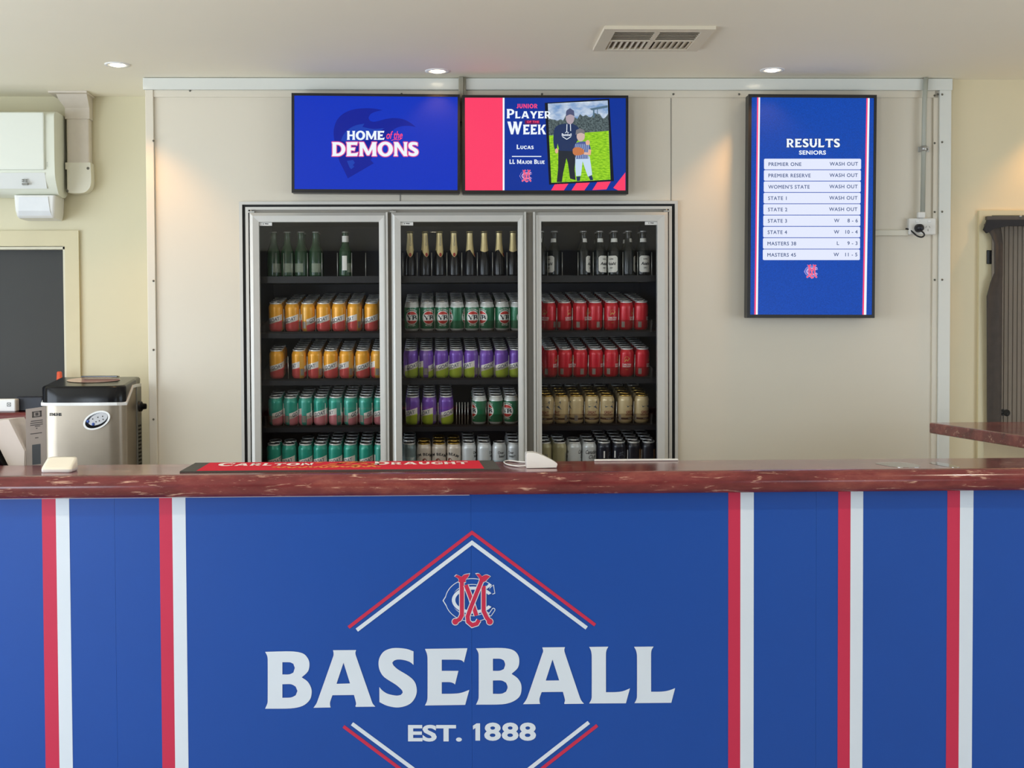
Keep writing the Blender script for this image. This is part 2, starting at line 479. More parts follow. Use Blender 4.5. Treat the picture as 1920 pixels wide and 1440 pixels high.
def emblem(cx, cy, k):
    """interlaced club monogram; returns shapes by colour in drawing order (pixel frame, y down)"""
    def T(sh): return ([(cx+(p[0]-655)*k, cy+(p[1]-955)*k) for p in sh[0]], sh[1])
    big = lambda d: [ring(690, 950, 335+d, 268+d, 92+2*d, 80+2*d, 44-d*.8, 316+d*.8, 48),
                     poly2([(326-d*1.6, 957), (392-d, 850-d), (430+d, 957), (392-d, 1064+d)]),
                     poly2([(905-d, 790-d), (955+d, 760-d), (972+d, 870+d), (940, 882+d), (900, 820)]),
                     stroke([(905, 1135), (950, 1070)], 46+2*d), disc(950, 1068, 23+d)]
    out = [('w', T(q)) for q in big(0)]+[('b', T(q)) for q in big(-9)]
    out.append(('b', T(ring(700, 950, 272, 176, 66, 62, 28, 332))))
    out.append(('w', T(ring(700, 950, 260, 166, 42, 38, 30, 330))))
    legs = [[(563, 690), (563, 1135), (535, 1185), (490, 1210)], [(830, 775), (830, 1085), (868, 1165), (905, 1210)],
            [(612, 765), (675, 930), (742, 1140)], [(815, 690), (770, 800), (665, 1060), (634, 1150), (640, 1215), (690, 1258), (745, 1240), (772, 1195)]]
    fl = [poly2(smooth([(476, 660), (500, 640), (560, 665), (590, 640), (655, 628), (640, 665), (610, 700), (610, 730), (522, 730), (522, 690)], 60)),
          poly2(smooth([(734, 630), (775, 628), (810, 660), (860, 640), (910, 660), (880, 690), (840, 725), (770, 730), (780, 690)], 60))]
    def grow(sh, d):
        a, b, c, e = bounds(sh); mx, my = (a+c)/2, (b+e)/2
        return ([(mx+(p[0]-mx)*(1+2*d/(c-a)), my+(p[1]-my)*(1+2*d/(e-b))) for p in sh[0]], sh[1])
    for l in legs[:2]: out.append(('w', T(stroke(l, 68))))
    for q in (disc(482, 1215, 46), disc(905, 1215, 46), grow(fl[0], 9), grow(fl[1], 9)): out.append(('w', T(q)))
    for l in legs[:2]: out.append(('r', T(stroke(l, 50))))
    for l in legs[2:]: out.append(('w', T(stroke(l, 68)))); out.append(('r', T(stroke(l, 50))))
    for q in (disc(482, 1215, 37), disc(905, 1215, 37), fl[0], fl[1]): out.append(('r', T(q)))
    return out

# ================================================================== the setting
def X0(px, y=650, Y=0.0): return UY(px, y, Y).x
def Z0(py, px=900, Y=0.0): return UY(px, py, Y).z
ALC = .42                                   # the alcove wall stands this far behind the bulkhead face
bx = X0(279, 500)                           # left end of the bulkhead
fx0, fx1, fz1 = X0(453), X0(1269), Z0(379)  # fridge opening
d2x0, d2z1 = X0(1857, 620), Z0(404, 1860)   # door on the right
d1x1, d1z1 = UY(125, 600, ALC).x, UY(60, 462, ALC).z

struct(MB().box(LEFT_X-.1, RIGHT_X+.1, REAR_Y-.1, 1.6, -.1, 0), 'floor', FLOORM, 'pale floor of the club room, hidden behind the bar')
struct(MB().box(LEFT_X-.1, RIGHT_X+.1, REAR_Y-.1, 1.6, CEIL, CEIL+.1), 'ceiling', CEILM, 'plain off-white ceiling over the bar')
b = MB()
b.box(bx, fx0, 0, ALC+.1, 0, CEIL); b.box(fx0, fx1, 0, ALC+.1, fz1, CEIL); b.box(fx1, X0(1770), 0, ALC+.1, 0, CEIL)
struct(b, 'wall_back', PANEL, 'pale satin panelled bulkhead around the glass-door fridge')
b = MB()
b.box(d1x1+.0, bx+.05, ALC, ALC+.12, 0, CEIL); b.box(LEFT_X, d1x1, ALC, ALC+.12, d1z1, CEIL)
struct(b, 'wall_alcove', WALL_L, 'cream-green painted wall behind the air conditioner and ice machine')
b = MB()
b.box(X0(1770), d2x0, .012, .16, 0, CEIL); b.box(d2x0, d2x0+.86, .012, .16, d2z1, CEIL); b.box(d2x0+.86, RIGHT_X, .012, .16, 0, CEIL)
struct(b, 'wall_side_door', WALL_R, 'warm cream wall around the curtained door at the right')
b = MB()    # left wall with a long window opening
b.box(LEFT_X-.1, LEFT_X, REAR_Y, ALC+.1, 0, .2); b.box(LEFT_X-.1, LEFT_X, REAR_Y, ALC+.1, 2.3, CEIL)
b.box(LEFT_X-.1, LEFT_X, REAR_Y, -5.5, .2, 2.3); b.box(LEFT_X-.1, LEFT_X, -.9, ALC+.1, .2, 2.3)
struct(b, 'wall_left', WALL, 'off-white left wall of the club room with a long window')
b = MB()
b.box(RIGHT_X, RIGHT_X+.1, REAR_Y, .16, 0, .2); b.box(RIGHT_X, RIGHT_X+.1, REAR_Y, .16, 2.3, CEIL)
b.box(RIGHT_X, RIGHT_X+.1, REAR_Y, -4.5, .2, 2.3); b.box(RIGHT_X, RIGHT_X+.1, -1.9, .16, .2, 2.3)
struct(b, 'wall_right', WALL, 'off-white right wall of the club room with an added window opening')
b = MB()
b.box(LEFT_X, RIGHT_X, REAR_Y-.1, REAR_Y, 0, .18); b.box(LEFT_X, RIGHT_X, REAR_Y-.1, REAR_Y, 2.22, CEIL)
b.box(LEFT_X, -4.16, REAR_Y-.1, REAR_Y, .18, 2.22); b.box(4.16, RIGHT_X, REAR_Y-.1, REAR_Y, .18, 2.22); b.box(-2.84, 2.84, REAR_Y-.1, REAR_Y, .18, 2.22)
struct(b, 'wall_rear', mat('rear_wall_paint', (120, 116, 112), .7), 'grey rear wall of the club room with two window openings, the right one added')

# trims on the bulkhead
ztop0, ztop1 = Z0(170, 900), CEIL
struct(MB().box(bx-.012, X0(1783, 160), -.022, 0, ztop0, ztop1-.002, .003), 'trim_1', TRIM, 'glossy white board along the top of the bulkhead')
b = MB().box(bx+.0, X0(1752, 180), -.008, 0, Z0(183), ztop0, .002)
t1 = struct(b, 'trim_2', PANEL, 'narrow cream channel under the glossy top board')
for px in (283, 357, 753, 1016, 1262, 1385, 1757):
    z = Z0(171 if px < 400 else 177)
    MB().lathe([(0, -.004), (.004, -.003), (.005, 0)], (X0(px, 180), -.008, z), 8, axis='y').build('screw', SCREW, t1)
t2 = struct(MB().box(bx-.004, X0(291, 400), -.014, 0, 0, ztop0-.0, .002), 'trim_3', PANEL, 'pale vertical strip at the left edge of the bulkhead')
for py in (265, 527, 656, 786):
    MB().lathe([(0, -.004), (.004, -.003), (.005, 0)], (X0(289, py), -.0145, Z0(py, 289)), 8, axis='y').build('screw', SCREW, t2)
t3 = struct(MB().box(X0(1757, 500), X0(1779, 500), -.022, .012, 0, ztop0, .003), 'trim_4', TRIM, 'glossy white vertical board at the right edge of the bulkhead')
for py in (179, 268, 398, 525): MB().lathe([(0, -.004), (.004, -.003), (.005, 0)], (X0(1763, py), -.022, Z0(py, 1763)), 8, axis='y').build('screw', SCREW, t3)
t4 = struct(MB().box(X0(1747, 500), X0(1757, 500), -.010, 0, 0, Z0(183), .002), 'trim_5', PANEL, 'thin cream channel beside the right vertical board')
for py in (180, 269, 398, 525): MB().lathe([(0, -.004), (.004, -.003), (.005, 0)], (X0(1751, py), -.010, Z0(py, 1751)), 8, axis='y').build('screw', SCREW, t4)
struct(MB().box(X0(1257.5, 300), X0(1259, 300), -.0015, .0, Z0(377), Z0(184)), 'trim_6', ALUD, 'fine vertical panel joint right of the wide screens')
struct(MB().box(X0(749.5, 370), X0(751.5, 370), -.0015, .0, fz1+.001, Z0(184)), 'trim_7', ALUD, 'fine vertical panel joint above the middle fridge door')

# ---- left door: cream architrave around a dark leaf
def P1(px, py, Y=ALC): return UY(px, py, Y)
ax1 = P1(151, 600).x; az1 = P1(60, 433).z
d = struct(MB().box(LEFT_X+1.2, d1x1-.004, ALC+.05, ALC+.09, .005, d1z1-.004, .002), 'door_1', mat('charcoal_door_paint', (54, 54, 52), .6, vary=.03), 'dark charcoal door leaf behind the ice machine')
b = MB()
b.prism([(d1x1, 0), (ax1, 0), (ax1, az1), (d1x1, d1z1)], ALC-.016, ALC+.0, axis='y')
b.prism([(d1x1, d1z1), (ax1, az1), (LEFT_X+1.2, az1), (LEFT_X+1.2, d1z1)], ALC-.016, ALC+.0, axis='y')
tag(b.build('door_frame', CREAM, d), 'cream architrave')
b = MB().box(d1x1-.012, d1x1, ALC-.004, ALC+.045, 0, d1z1); b.box(LEFT_X+1.2, d1x1, ALC-.004, ALC+.045, d1z1-.014, d1z1-.002)
tag(b.build('door_stop', mat('pale_door_stop', (222, 216, 192), .4), d), 'pale inner stop')

# ---- right door: cream architrave, grooved grey leaf, black handle
a2x0 = X0(1834, 600); a2z1 = Z0(395, 1840)
leafm = mat('grey_door_paint', (182, 174, 164), .55, vary=.03)
b = MB()
gx = d2x0+.085; y0 = .10
b.box(d2x0+.004, d2x0+.855, y0+.006, y0+.04, .005, d2z1-.004)
k = 0
xs = gx
while xs < d2x0+.82:
    b.box(xs, xs+.0175, y0, y0+.007, .02, d2z1-.02, .002); xs += .0205
d = struct(b, 'door_2', leafm, 'grey vertical-board door behind the torn dark curtain')
b = MB()
b.prism([(d2x0, 0), (a2x0, 0), (a2x0, a2z1), (d2x0, d2z1)], -.006, .012, axis='y')
b.prism([(d2x0, d2z1), (a2x0, a2z1), (d2x0+.95, a2z1), (d2x0+.95, d2z1)], -.006, .012, axis='y')
b.box(d2x0-.0, d2x0+.004, .0, .10, 0, d2z1); b.box(d2x0, d2x0+.86, .012, .10, d2z1-.004, d2z1)
tag(b.build('door_frame', CREAM, d), 'cream architrave')
hx, hz = UY(1886, 774, .07).x, UY(1886, 774, .07).z
b = MB().lathe([(0, -.052), (.010, -.05), (.016, -.040), (.013, -.03), (.006, -.026), (.006, 0), (.016, .0)], (hx, y0, hz), 16, axis='y')
b.tube([(hx, y0-.03, hz), (hx-.02, y0-.032, hz+.002), (hx-.05, y0-.03, hz-.002)], .007)
tag(b.build('door_handle', BLACK, d), 'black knob and lever')
b = MB().box(hx-.075, hx-.055, y0-.012, y0-.009, hz-.04, hz-.018)
tag(b.build('door_tag', mat('pale_tag', (190, 185, 175), .5), d), 'pale tag hanging by the handle')

yc_ = -.022
def CP(px, py, y=None): p = UY(px, py, yc_ if y is None else y); return (p.x, p.z)
cu = thing('fly_curtain', 'torn dark mesh fly curtain hanging over the grey door at far right', 'curtain', (d2x0+.4, yc_, 1.0))
xr2 = d2x0+.90
e0 = [CP(1850, 415), CP(1843.5, 422), CP(1855, 440), CP(1861.5, 456), CP(1861.5, 512), CP(1854.5, 530), CP(1848, 556), CP(1849, 640), CP(1850, 760), CP(1852, 880)]
e0 = [(x, z) for x, z in e0]+[(e0[-1][0]+.004, .03)]
inn = [CP(1872, 415), CP(1878, 424), CP(1880, 440), CP(1880.5, 456), CP(1879.5, 512), CP(1878, 530), CP(1877, 556), CP(1876, 640), CP(1875, 760), CP(1874, 880)]
inn = inn+[(inn[-1][0], .03)]
b = MB(); vs = []
rg0 = random.Random(4)
n = len(e0)
for i in range(n):
    (xa, za), (xb, zb_) = e0[i], inn[i]
    for k in range(5):
        q = k/4; vs.append((xa+(xb-xa)*q, yc_-.012*sin(q*pi*1.5+.4*i)-.004, za+(zb_-za)*q))
vs += [(v[0], v[1]+.002, v[2]) for v in vs]
m = n*5
fs = []
for i in range(n-1):
    for k in range(4):
        a_, b_ = i*5+k, (i+1)*5+k
        fs += [(a_, a_+1, b_+1, b_), (m+a_, m+a_+1, m+b_+1, m+b_)]
for i in range(n-1): fs += [(i*5, (i+1)*5, m+(i+1)*5, m+i*5), (i*5+4, (i+1)*5+4, m+(i+1)*5+4, m+i*5+4)]
b.add(vs, fs, 0, True)
b.build('hem', mat('curtain_hem', (74, 66, 60), .8, vary=.12, vscale=30), cu)
b = MB()
pm = [(x, z) for x, z in inn]+[(xr2, .03), (xr2, inn[0][1])]
b.prism(pm, yc_-.001, yc_+.0005, axis='y')
b.build('mesh_panel', SEATHRU, cu)
xa, za = CP(1850, 412.5); _, zt0 = CP(1850, 405.5)
MB().box(xa, xr2, yc_-.006, -.006, za, zt0).build('header_strip', mat('curtain_strip', (76, 68, 60), .5), cu)
b = MB().prism([CP(1849.5, 413), (xr2, za), (xr2, za-.035), CP(1890, 424), CP(1862, 429), CP(1849, 437.5), CP(1843, 431)], yc_-.016, yc_+.002, axis='y')
b.build('rolled_edge', mat('curtain_black', (24, 25, 32), .7, vary=.1), cu)
sx_, sz_ = CP(1914, 405.5, -.03)
MB().lathe([(0, -.006), (.005, -.005), (.006, .002)], (sx_, yc_-.006, sz_), 12, axis='y').build('pin', STEEL, cu)
xa, za = CP(1850.5, 495, -.012); xb, zb_ = CP(1860, 469, -.012)
tag(MB().box(xa, xb, -.012, -.0062, za, zb_, .002).build('magnetic_catch', BLACK), 'small black magnetic catch stuck on the cream frame of the right door', 'catch')

# ================================================================== ceiling fittings
spots = [(220, 121), (820, 133), (1448, 131)]
def downlight(x, y, label, group, e, ang=100, col=(1.0, .50, .15)):
    t = thing('downlight', label, 'light', (x, y, CEIL), group=group)
    MB().lathe([(.030, .012), (.032, -.001), (.040, -.004), (.052, -.003), (.053, 0)], (x, y, CEIL), 28).build('trim_ring', WHITEG, t)
    MB().lathe([(.0, -.0075), (.018, -.007), (.027, -.003), (.030, .001)], (x, y, CEIL), 24).build('lens', emat('lamp_lens', (255, 238, 205), 9.0), t)
    l = bpy.data.lights.new('downlight_lamp', 'SPOT'); l.energy = e; l.color = col
    l.spot_size = radians(ang); l.spot_blend = .6; l.shadow_soft_size = .025
    o = bpy.data.objects.new('downlight_lamp', l); COL.objects.link(o); o.parent = t; o.location = (0, 0, -.02)
    return t
E0 = 13.5
for (px, py), w in zip(spots, ('above the left edge of the pale panelled wall', 'above the two wide screens', 'above the tall results screen')):
    p = UZ(px, py, CEIL)
    downlight(p.x, p.y, 'round recessed downlight, lit, in the ceiling '+w, 'downlights along the bulkhead', E0)
p = UZ(2040, 133, CEIL)
downlight(p.x, p.y, 'round recessed downlight over the curtained door, out at the right', 'downlights along the bulkhead', E0)
for i, (x, y) in enumerate([(-2.2, -3.2), (0, -3.2), (2.2, -3.2), (-2.2, -5.2), (2.2, -5.2), (0, -7.5)]):
    downlight(x, y, 'round recessed downlight in the ceiling of the club room in front of the bar', 'downlights of the club room', 34, 130, (1.0, .84, .62))

# ceiling vent: a square four-way diffuser
n0 = UZ(1132.5, 48.5, CEIL); n1 = UZ(1342, 46.5, CEIL); f0 = UZ(1112.5, 90.5, CEIL); f1 = UZ(1309, 91, CEIL)
vx0, vx1 = (n0.x+f0.x)/2, (n1.x+f1.x)/2; vy0, vy1 = n0.y, f0.y
VENT = mat('vent_plastic', (224, 214, 194), .5, vary=.01)
t = thing('ceiling_vent', 'square cream four-way air vent set in the ceiling', 'vent', ((vx0+vx1)/2, (vy0+vy1)/2, CEIL))
w, h = vx1-vx0, vy1-vy0; bo = .045
b = MB()
for (xa, xb, ya, yb) in ((vx0, vx1, vy0, vy0+bo), (vx0, vx1, vy1-bo*.5, vy1), (vx0, vx0+bo, vy0+bo, vy1-bo*.5), (vx1-bo, vx1, vy0+bo, vy1-bo*.5)):
    b.box(xa, xb, ya, yb, CEIL-.012, CEIL)
mxv, myv = (vx0+vx1)/2, (vy0+vy1)/2+.02
b.box(mxv-.009, mxv+.009, vy0+bo, vy1-bo*.5, CEIL-.010, CEIL); b.box(vx0+bo, mxv-.009, myv-.007, myv+.007, CEIL-.010, CEIL); b.box(mxv+.009, vx1-bo, myv-.007, myv+.007, CEIL-.010, CEIL)
b.build('frame', VENT, t)
MB().box(vx0+bo*.6, vx1-bo*.6, vy0+bo*.6, vy1-bo*.3, CEIL-.0012, CEIL-.0002).build('backing', mat('vent_dark', (92, 80, 66), .8), t)
for qx in (0, 1):
    x0, x1 = (vx0+bo, mxv-.009) if qx == 0 else (mxv+.009, vx1-bo)
    b = MB()       # near half: blades along X
    ya, yb = vy0+bo, myv-.007
    for k in range(6):
        y = ya+(k+.3)*(yb-ya)/6
        b.prism([(y, CEIL-.010), (y+.004, CEIL-.010), (y+.016, CEIL-.0015), (y+.012, CEIL-.0015)], x0, x1, axis='x')
    b.build('louvre', VENT, t)
    b = MB()
    ya, yb = myv+.007, vy1-bo*.5
    for k in range(7):
        x = x0+(k+.35)*(x1-x0)/7
        sgn = .020 if qx else -.004
        b.add([(x, ya, CEIL-.010), (x+.004, ya, CEIL-.010), (x+.004+sgn, ya, CEIL-.0015), (x+sgn, ya, CEIL-.0015),
                   (x, yb, CEIL-.010), (x+.004, yb, CEIL-.010), (x+.004+sgn, yb, CEIL-.0015), (x+sgn, yb, CEIL-.0015)],
                  [(0, 1, 2, 3), (4, 5, 6, 7), (0, 1, 5, 4), (1, 2, 6, 5), (2, 3, 7, 6), (3, 0, 4, 7)])
    b.build('louvre', VENT, t)

# ================================================================== bar
BZ = 1.086; YP = -2.19; YN = -2.235; YB = -1.86
BX0, BX1 = -2.6, 2.6
bar = thing('bar_counter', 'long bar with blue striped front and dark red marbled top', 'bar', (0, -2.0, 0))
zb = UY(960, 928.5, YN).z
prof = [(YB, BZ), (YN+.035, BZ), (YN+.020, BZ-.003), (YN+.008, BZ-.010), (YN+.001, BZ-.022), (YN, BZ-.034), (YN+.003, BZ-.046), (YN+.012, zb+.002), (YN+.02, zb), (YP+.02, zb), (YP+.02, BZ-.036), (YB, BZ-.036)]
top = MB().prism(prof, BX0, BX1, smooth=False)
for i in range(1, 8): top.sm[i] = True
ct = tag(top.build('countertop', LAM, bar), 'dark red marbled top with rounded edge')
b = MB()
seams = [BX0]+[UY(px, 1150, YP).x for px in (-215, 217, 884, 1530)]+[BX1]
for i in range(len(seams)-1): b.box(seams[i]+(.0002 if i else 0), seams[i+1]-.0002, YP, YP+.018, .1, zb)
fp = tag(b.build('front_panel', BLUE, bar), 'royal blue printed panel')
MB().box(BX0, BX1, YP+.018, YP+.10, 0, BZ-.036).build('carcass', mat('bar_carcass', (120, 100, 84), .6), bar)
t = thing('under_bar_bench', 'grey work bench behind the left of the bar, under the tablet stand', 'bench', (-1.5, -1.75, 0))
MB().box(BX0, -.4, YP+.33, -1.50, .84, .87, .004).build('bench_top', mat('under_shelf', (96, 92, 88), .5), t)
for xx in (BX0, -.45): MB().box(xx, xx+.05, YP+.335, -1.51, 0, .84).build('bench_end', mat('under_shelf', (96, 92, 88), .5), t)
MB().box(BX0, BX1, YP+.002, YP+.016, .0, .1).build('kick_board', BLACK, bar)
MB().box(BX0, UY(880, 930, YP).x, YP-.012, YP, zb-.003, zb).build('edge_strip', mat('pale_edge_strip', (206, 196, 196), .4), bar)
PF = lambda lay: (lambda u, v: tuple(UY(u, v, YP-.0006*lay)))
for (r0, r1, w1) in ((82, 108, 133), (301.5, 325.5, 350.5), (1365.5, 1388, 1413), (1571, 1594, 1617.5), (1775, 1798.5, 1823.5)):
    xa, xb, xc = [UY(q, 1180, YP).x for q in (r0, r1, w1)]
    tag(MB().box(xa, xb, YP-.0008, YP, .1, zb).build('red_stripe', RED, fp), 'red stripe')
    tag(MB().box(xb, xc, YP-.0008, YP, .1, zb).build('white_stripe', WHITE, fp), 'white stripe')
# lettering: BASEBALL
b = MB()
for (o, hs), org in ((B1_T, 0), (A1_T, 0), (S_T, 0), (E_T, 0), (B_T, 1), (A_T, 1), (L_T, 1), (L2_T, 1)):
    ox = 480 if org == 0 else 880
    g = lambda ps: [(ox+p[0]/4.5714, 1190+p[1]/4.5714) for p in ps]
    b.shape(poly2(smooth(g(o)), [smooth(g(h)) for h in hs]), PF(2))
tag(b.build('lettering', WHITE, fp), 'large white word BASEBALL')
def ptext(s, x0, yt, x1, yb, bold=0.0, spacing=1.0):
    return fit(text(s, bold, spacing), x0, yb, x1, yt)
b = MB()
b.shape(ptext('EST.', 765, 1359, 866, 1390.5, .034), PF(2))
tag(b.build('lettering', WHITE, fp), 'white abbreviation EST.')
b = MB().shape(ptext('888', 908, 1354.8, 1005, 1389, .034, 1.06), PF(2))
b.shape(poly2([(880+x/4.571, 1190+y/4.571) for x, y in ((30, 781), (62, 760), (92, 760), (92, 908), (52, 908), (52, 800), (32, 813))]), PF(2))
tag(b.build('lettering', WHITE, fp), 'white year 1888')
def P5(x, y): return (780+x/6.545, 980+y/6.545)
b = MB().shape(stroke([(653.5, 1176.5), (885, 998.5), (1116, 1172)], 6.2), PF(2))
b.shape(stroke([(644, 1362), (760, 1449), (884, 1541), (1006, 1449), (1120, 1360)], 6.2), PF(2))
tag(b.build('diamond_line', RED, fp), 'red line of the diamond')
b = MB().shape(stroke([(669, 1181.5), (885, 1017.5), (1100, 1177.5)], 7.2), PF(2))
b.shape(stroke([(660, 1357), (775, 1442), (884, 1522), (992, 1442), (1104, 1354.5)], 7.2), PF(2))
tag(b.build('diamond_line', WHITE, fp), 'white line of the diamond')
b = MB()
for i, (c, sh) in enumerate(emblem(780+655/6.545, 980+955/6.545, 1/6.545)):
    b.shape(sh, PF(1.2+i*.12), 'wbr'.index(c))
tag(b.build('emblem', [WHITE, BLUE, RED], fp), 'red white and blue interlaced monogram')

# side return of the bar at the right
rx, ry1, rz = UY(1742, 808, -.54).x, -.54, 1.42-(800-662)*5.36/2500
t = thing('side_counter', 'red marbled side counter jutting in at the right, above the bar top', 'counter', (2.4, -1.2, 0))
b = MB().box(rx, rx+.62, -1.855, ry1, rz-.044, rz, .006)
tag(b.build('countertop', LAM, t), 'red marbled slab')
MB().box(rx+.21, rx+.60, -1.85, ry1-.04, 0, rz-.044).build('base', mat('pale_timber', (226, 208, 170), .45, vary=.06, vscale=4), t)

# ================================================================== things on and behind the bar
# bar runner mat
pts = [UZ(337, 886.5, BZ), UZ(938, 881.5, BZ), UZ(925, 865.5, BZ), UZ(366.5, 870, BZ)]
cxm = (pts[0]+pts[1]+pts[2]+pts[3])/4
def mp(u, v, h):      # u,v in 0..1 across the mat
    a = pts[0].lerp(pts[1], u); c = pts[3].lerp(pts[2], u)
    q = a.lerp(c, v); return (q.x, q.y, BZ+h)
t = thing('bar_runner', 'red beer bar runner mat with white lettering lying on the bar top', 'mat', (cxm.x, cxm.y, BZ))
b = MB()
vs = [mp(u, v, h) for h in (0, .004) for (u, v) in ((0, 0), (1, 0), (1, 1), (0, 1))]
b.add(vs, [(0, 1, 2, 3), (4, 5, 6, 7), (0, 1, 5, 4), (1, 2, 6, 5), (2, 3, 7, 6), (3, 0, 4, 7)])
b.build('rubber_backing', RUBBER, t)
b = MB()
vs = [mp(u, v, h) for h in (.004, .0048) for (u, v) in ((.05, .04), (.95, .04), (.95, .96), (.05, .96))]
b.add(vs, [(0, 1, 2, 3), (4, 5, 6, 7), (0, 1, 5, 4), (1, 2, 6, 5), (2, 3, 7, 6), (3, 0, 4, 7)])
b.build('towelling', mat('red_towelling', (214, 48, 66), .9, spec=.1, vary=.08, vscale=300), t)
b = MB()
mf = lambda u, v: mp(u, v, .0053)
b.shape(fit(wtext('Carlton', 9), .09, .52, .40, .90), mf)
WT = mat('white_towel_print', (250, 240, 236), .9, spec=.1)
b.build('lettering', WT, t)
GL['G'] = join(GL['C'], rect(54, 34, 88, 50))
b = MB().shape(fit(wtext('Draught', 9), .60, .52, .91, .90), mf)
b.build('lettering', WT, t)
b = MB()
rg = random.Random(3)
for i in range(26):
    u = rg.uniform(.40, .60); v = rg.uniform(.3, .85)
    b.shape(([(u, v), (u+.02, v+.05), (u+.03, v+.14), (u+.008, v+.1)], [(0, 1, 2, 3)]), mf)
b.build('motif', mat('orange_towel_print', (238, 150, 84), .9, spec=.1), t)
b = MB().shape(stroke([(.28+.34*k/60, .31+.075*sin(k*1.05)+.02*sin(k*.37)) for k in range(61)], .012), mf)
b.build('script_print', mat('orange_towel_print', (238, 150, 84), .9, spec=.1), t)

def rounded_loft(secs, n=6):
    """closed loft through rounded rectangles: (x0,x1,y0,y1,z,r)"""
    b = MB(); vs = []; fs = []
    m = None
    for (x0, x1, y0, y1, z, r) in secs:
        sh = rrect(x0, y0, x1, y1, r, n)
        m = len(sh[0]); vs += [(p[0], p[1], z if not callable(z) else z(p[0], p[1])) for p in sh[0]]
    for i in range(len(secs)-1):
        for k in range(m):
            k2 = (k+1) % m
            fs.append((i*m+k, i*m+k2, (i+1)*m+k2, (i+1)*m+k))
    b.add(vs, fs, 0, True)
    b.add(vs[:m], [tuple(range(m))]); b.add(vs[-m:], [tuple(range(m))])
    return b

# contactless readers: a low rounded wedge
def reader(px0, px1, y, label, tilt, hgt, name):
    a = UY(px0, 880, y); c = UY(px1, 880, y); w = c.x-a.x
    cx = (a.x+c.x)/2
    t = thing(name, label, 'card reader', (cx, y+.03, BZ))
    dep = .075
    zt = lambda x, yy: BZ+.010+(hgt-.010)*((yy-y)/dep)
    secs = [(cx-w/2+.003, cx+w/2-.003, y+.002, y+dep-.002, BZ+.0005, .008), (cx-w/2, cx+w/2, y, y+dep, BZ+.003, .010),
            (cx-w/2, cx+w/2, y, y+dep, BZ+.009, .010)]
    rounded_loft(secs).build('base', WHITEG, t)
    secs = [(cx-w/2, cx+w/2, y, y+dep, BZ+.0092, .010), (cx-w/2+.001, cx+w/2-.001, y+.001, y+dep-.001, zt, .011),
            (cx-w/2+.008, cx+w/2-.008, y+.008, y+dep-.008, lambda x, yy: zt(x, yy)+.0015, .012)]
    return t, secs
t, secs = reader(76, 134, -2.12, 'small square white card reader on the bar top in front of the ice machine', 0, .040, 'card_reader')
rounded_loft(secs).build('reader_top', mat('warm_white_plastic', (244, 236, 220), .25, vary=.005), t)
# the other one stands side-on: wedge seen in profile
yc = -2.10
pq = [UY(px, py, yc) for px, py in ((987.5, 871), (1044, 870), (1044.5, 861.5), (1009, 843.5), (989.5, 842.5), (987, 846))]
zoff = BZ+.0005-min(p.z for p in pq)
poly = [(p.x, p.z+zoff) for p in pq]
t = thing('card_reader_dock', 'white wedge-shaped card reader dock side-on on the bar top, cable behind it', 'card reader', ((poly[0][0]+poly[1][0])/2, yc+.035, BZ))
b = MB()
poly_s = smooth(poly, 70, 2)
b.prism(poly_s, yc+.004, yc+.066, axis='y')
b.prism([(x*.96+.04*sum(p[0] for p in poly)/6, z*.96+.04*(BZ+.02)) for x, z in poly_s], yc, yc+.07, axis='y')
b.build('dock_body', WHITEG, t)
cxp = [UZ(992, 867, BZ+.004), UZ(975, 866, BZ+.004), UZ(955, 863.5, BZ+.004), UZ(945, 866, BZ+.004), UZ(952, 871, BZ+.004), UZ(972, 874, BZ+.004), UZ(988, 873, BZ+.004)]
def curve_pts(P, n=5):
    out = []
    for i in range(len(P)-1):
        p0 = P[max(i-1, 0)]; p1 = P[i]; p2 = P[i+1]; p3 = P[min(i+2, len(P)-1)]
        for k in range(n):
            s_ = k/n
            out.append(.5*((2*p1)+(p2-p0)*s_+(2*p0-5*p1+4*p2-p3)*s_**2+(3*p1-p0-3*p2+p3)*s_**3))
    out.append(P[-1]); return out
MB().tube(curve_pts([Vector(p) for p in cxp]), .0022).build('cable', WHITEG, t)
# white tray edge, puddles
a, c = UZ(1114, 866, BZ), UZ(1271, 865, BZ)
yy = YB-.008
p0, p1 = UY(1114, 866, yy), UY(1271, 864, yy)
b = MB().box(p0.x, p1.x, yy-.012, yy+.004, BZ, BZ+.0065, .003)
tag(b.build('plastic_strip', WHITEG), 'thin white plastic strip lying along the back edge of the bar top', 'strip')
def puddle(px0, px1, py0, py1, label):
    q0, q1 = UZ(px0, (py0+py1)/2, BZ), UZ(px1, (py0+py1)/2, BZ); ya, yb = UZ(px0, py1, BZ).y, UZ(px0, py0, BZ).y
    pts_ = smooth([(q0.x+(q1.x-q0.x)*(.5+.5*cos(a)*(1+.1*sin(3*a))), (ya+yb)/2+(yb-ya)/2*sin(a)*(1+.12*cos(2*a))) for a in [2*pi*k/14 for k in range(14)]], 60, 2)
    b = MB().prism(pts_, BZ+.0001, BZ+.0006, axis='z')
    tag(b.build('water_puddle', WATER), label, 'puddle', 'puddles on the bar top')
puddle(1652, 1722, 866, 878, 'larger clear puddle of water shining on the right of the bar top')
puddle(1757, 1787, 866, 878, 'small clear puddle of water at the far right of the bar top')

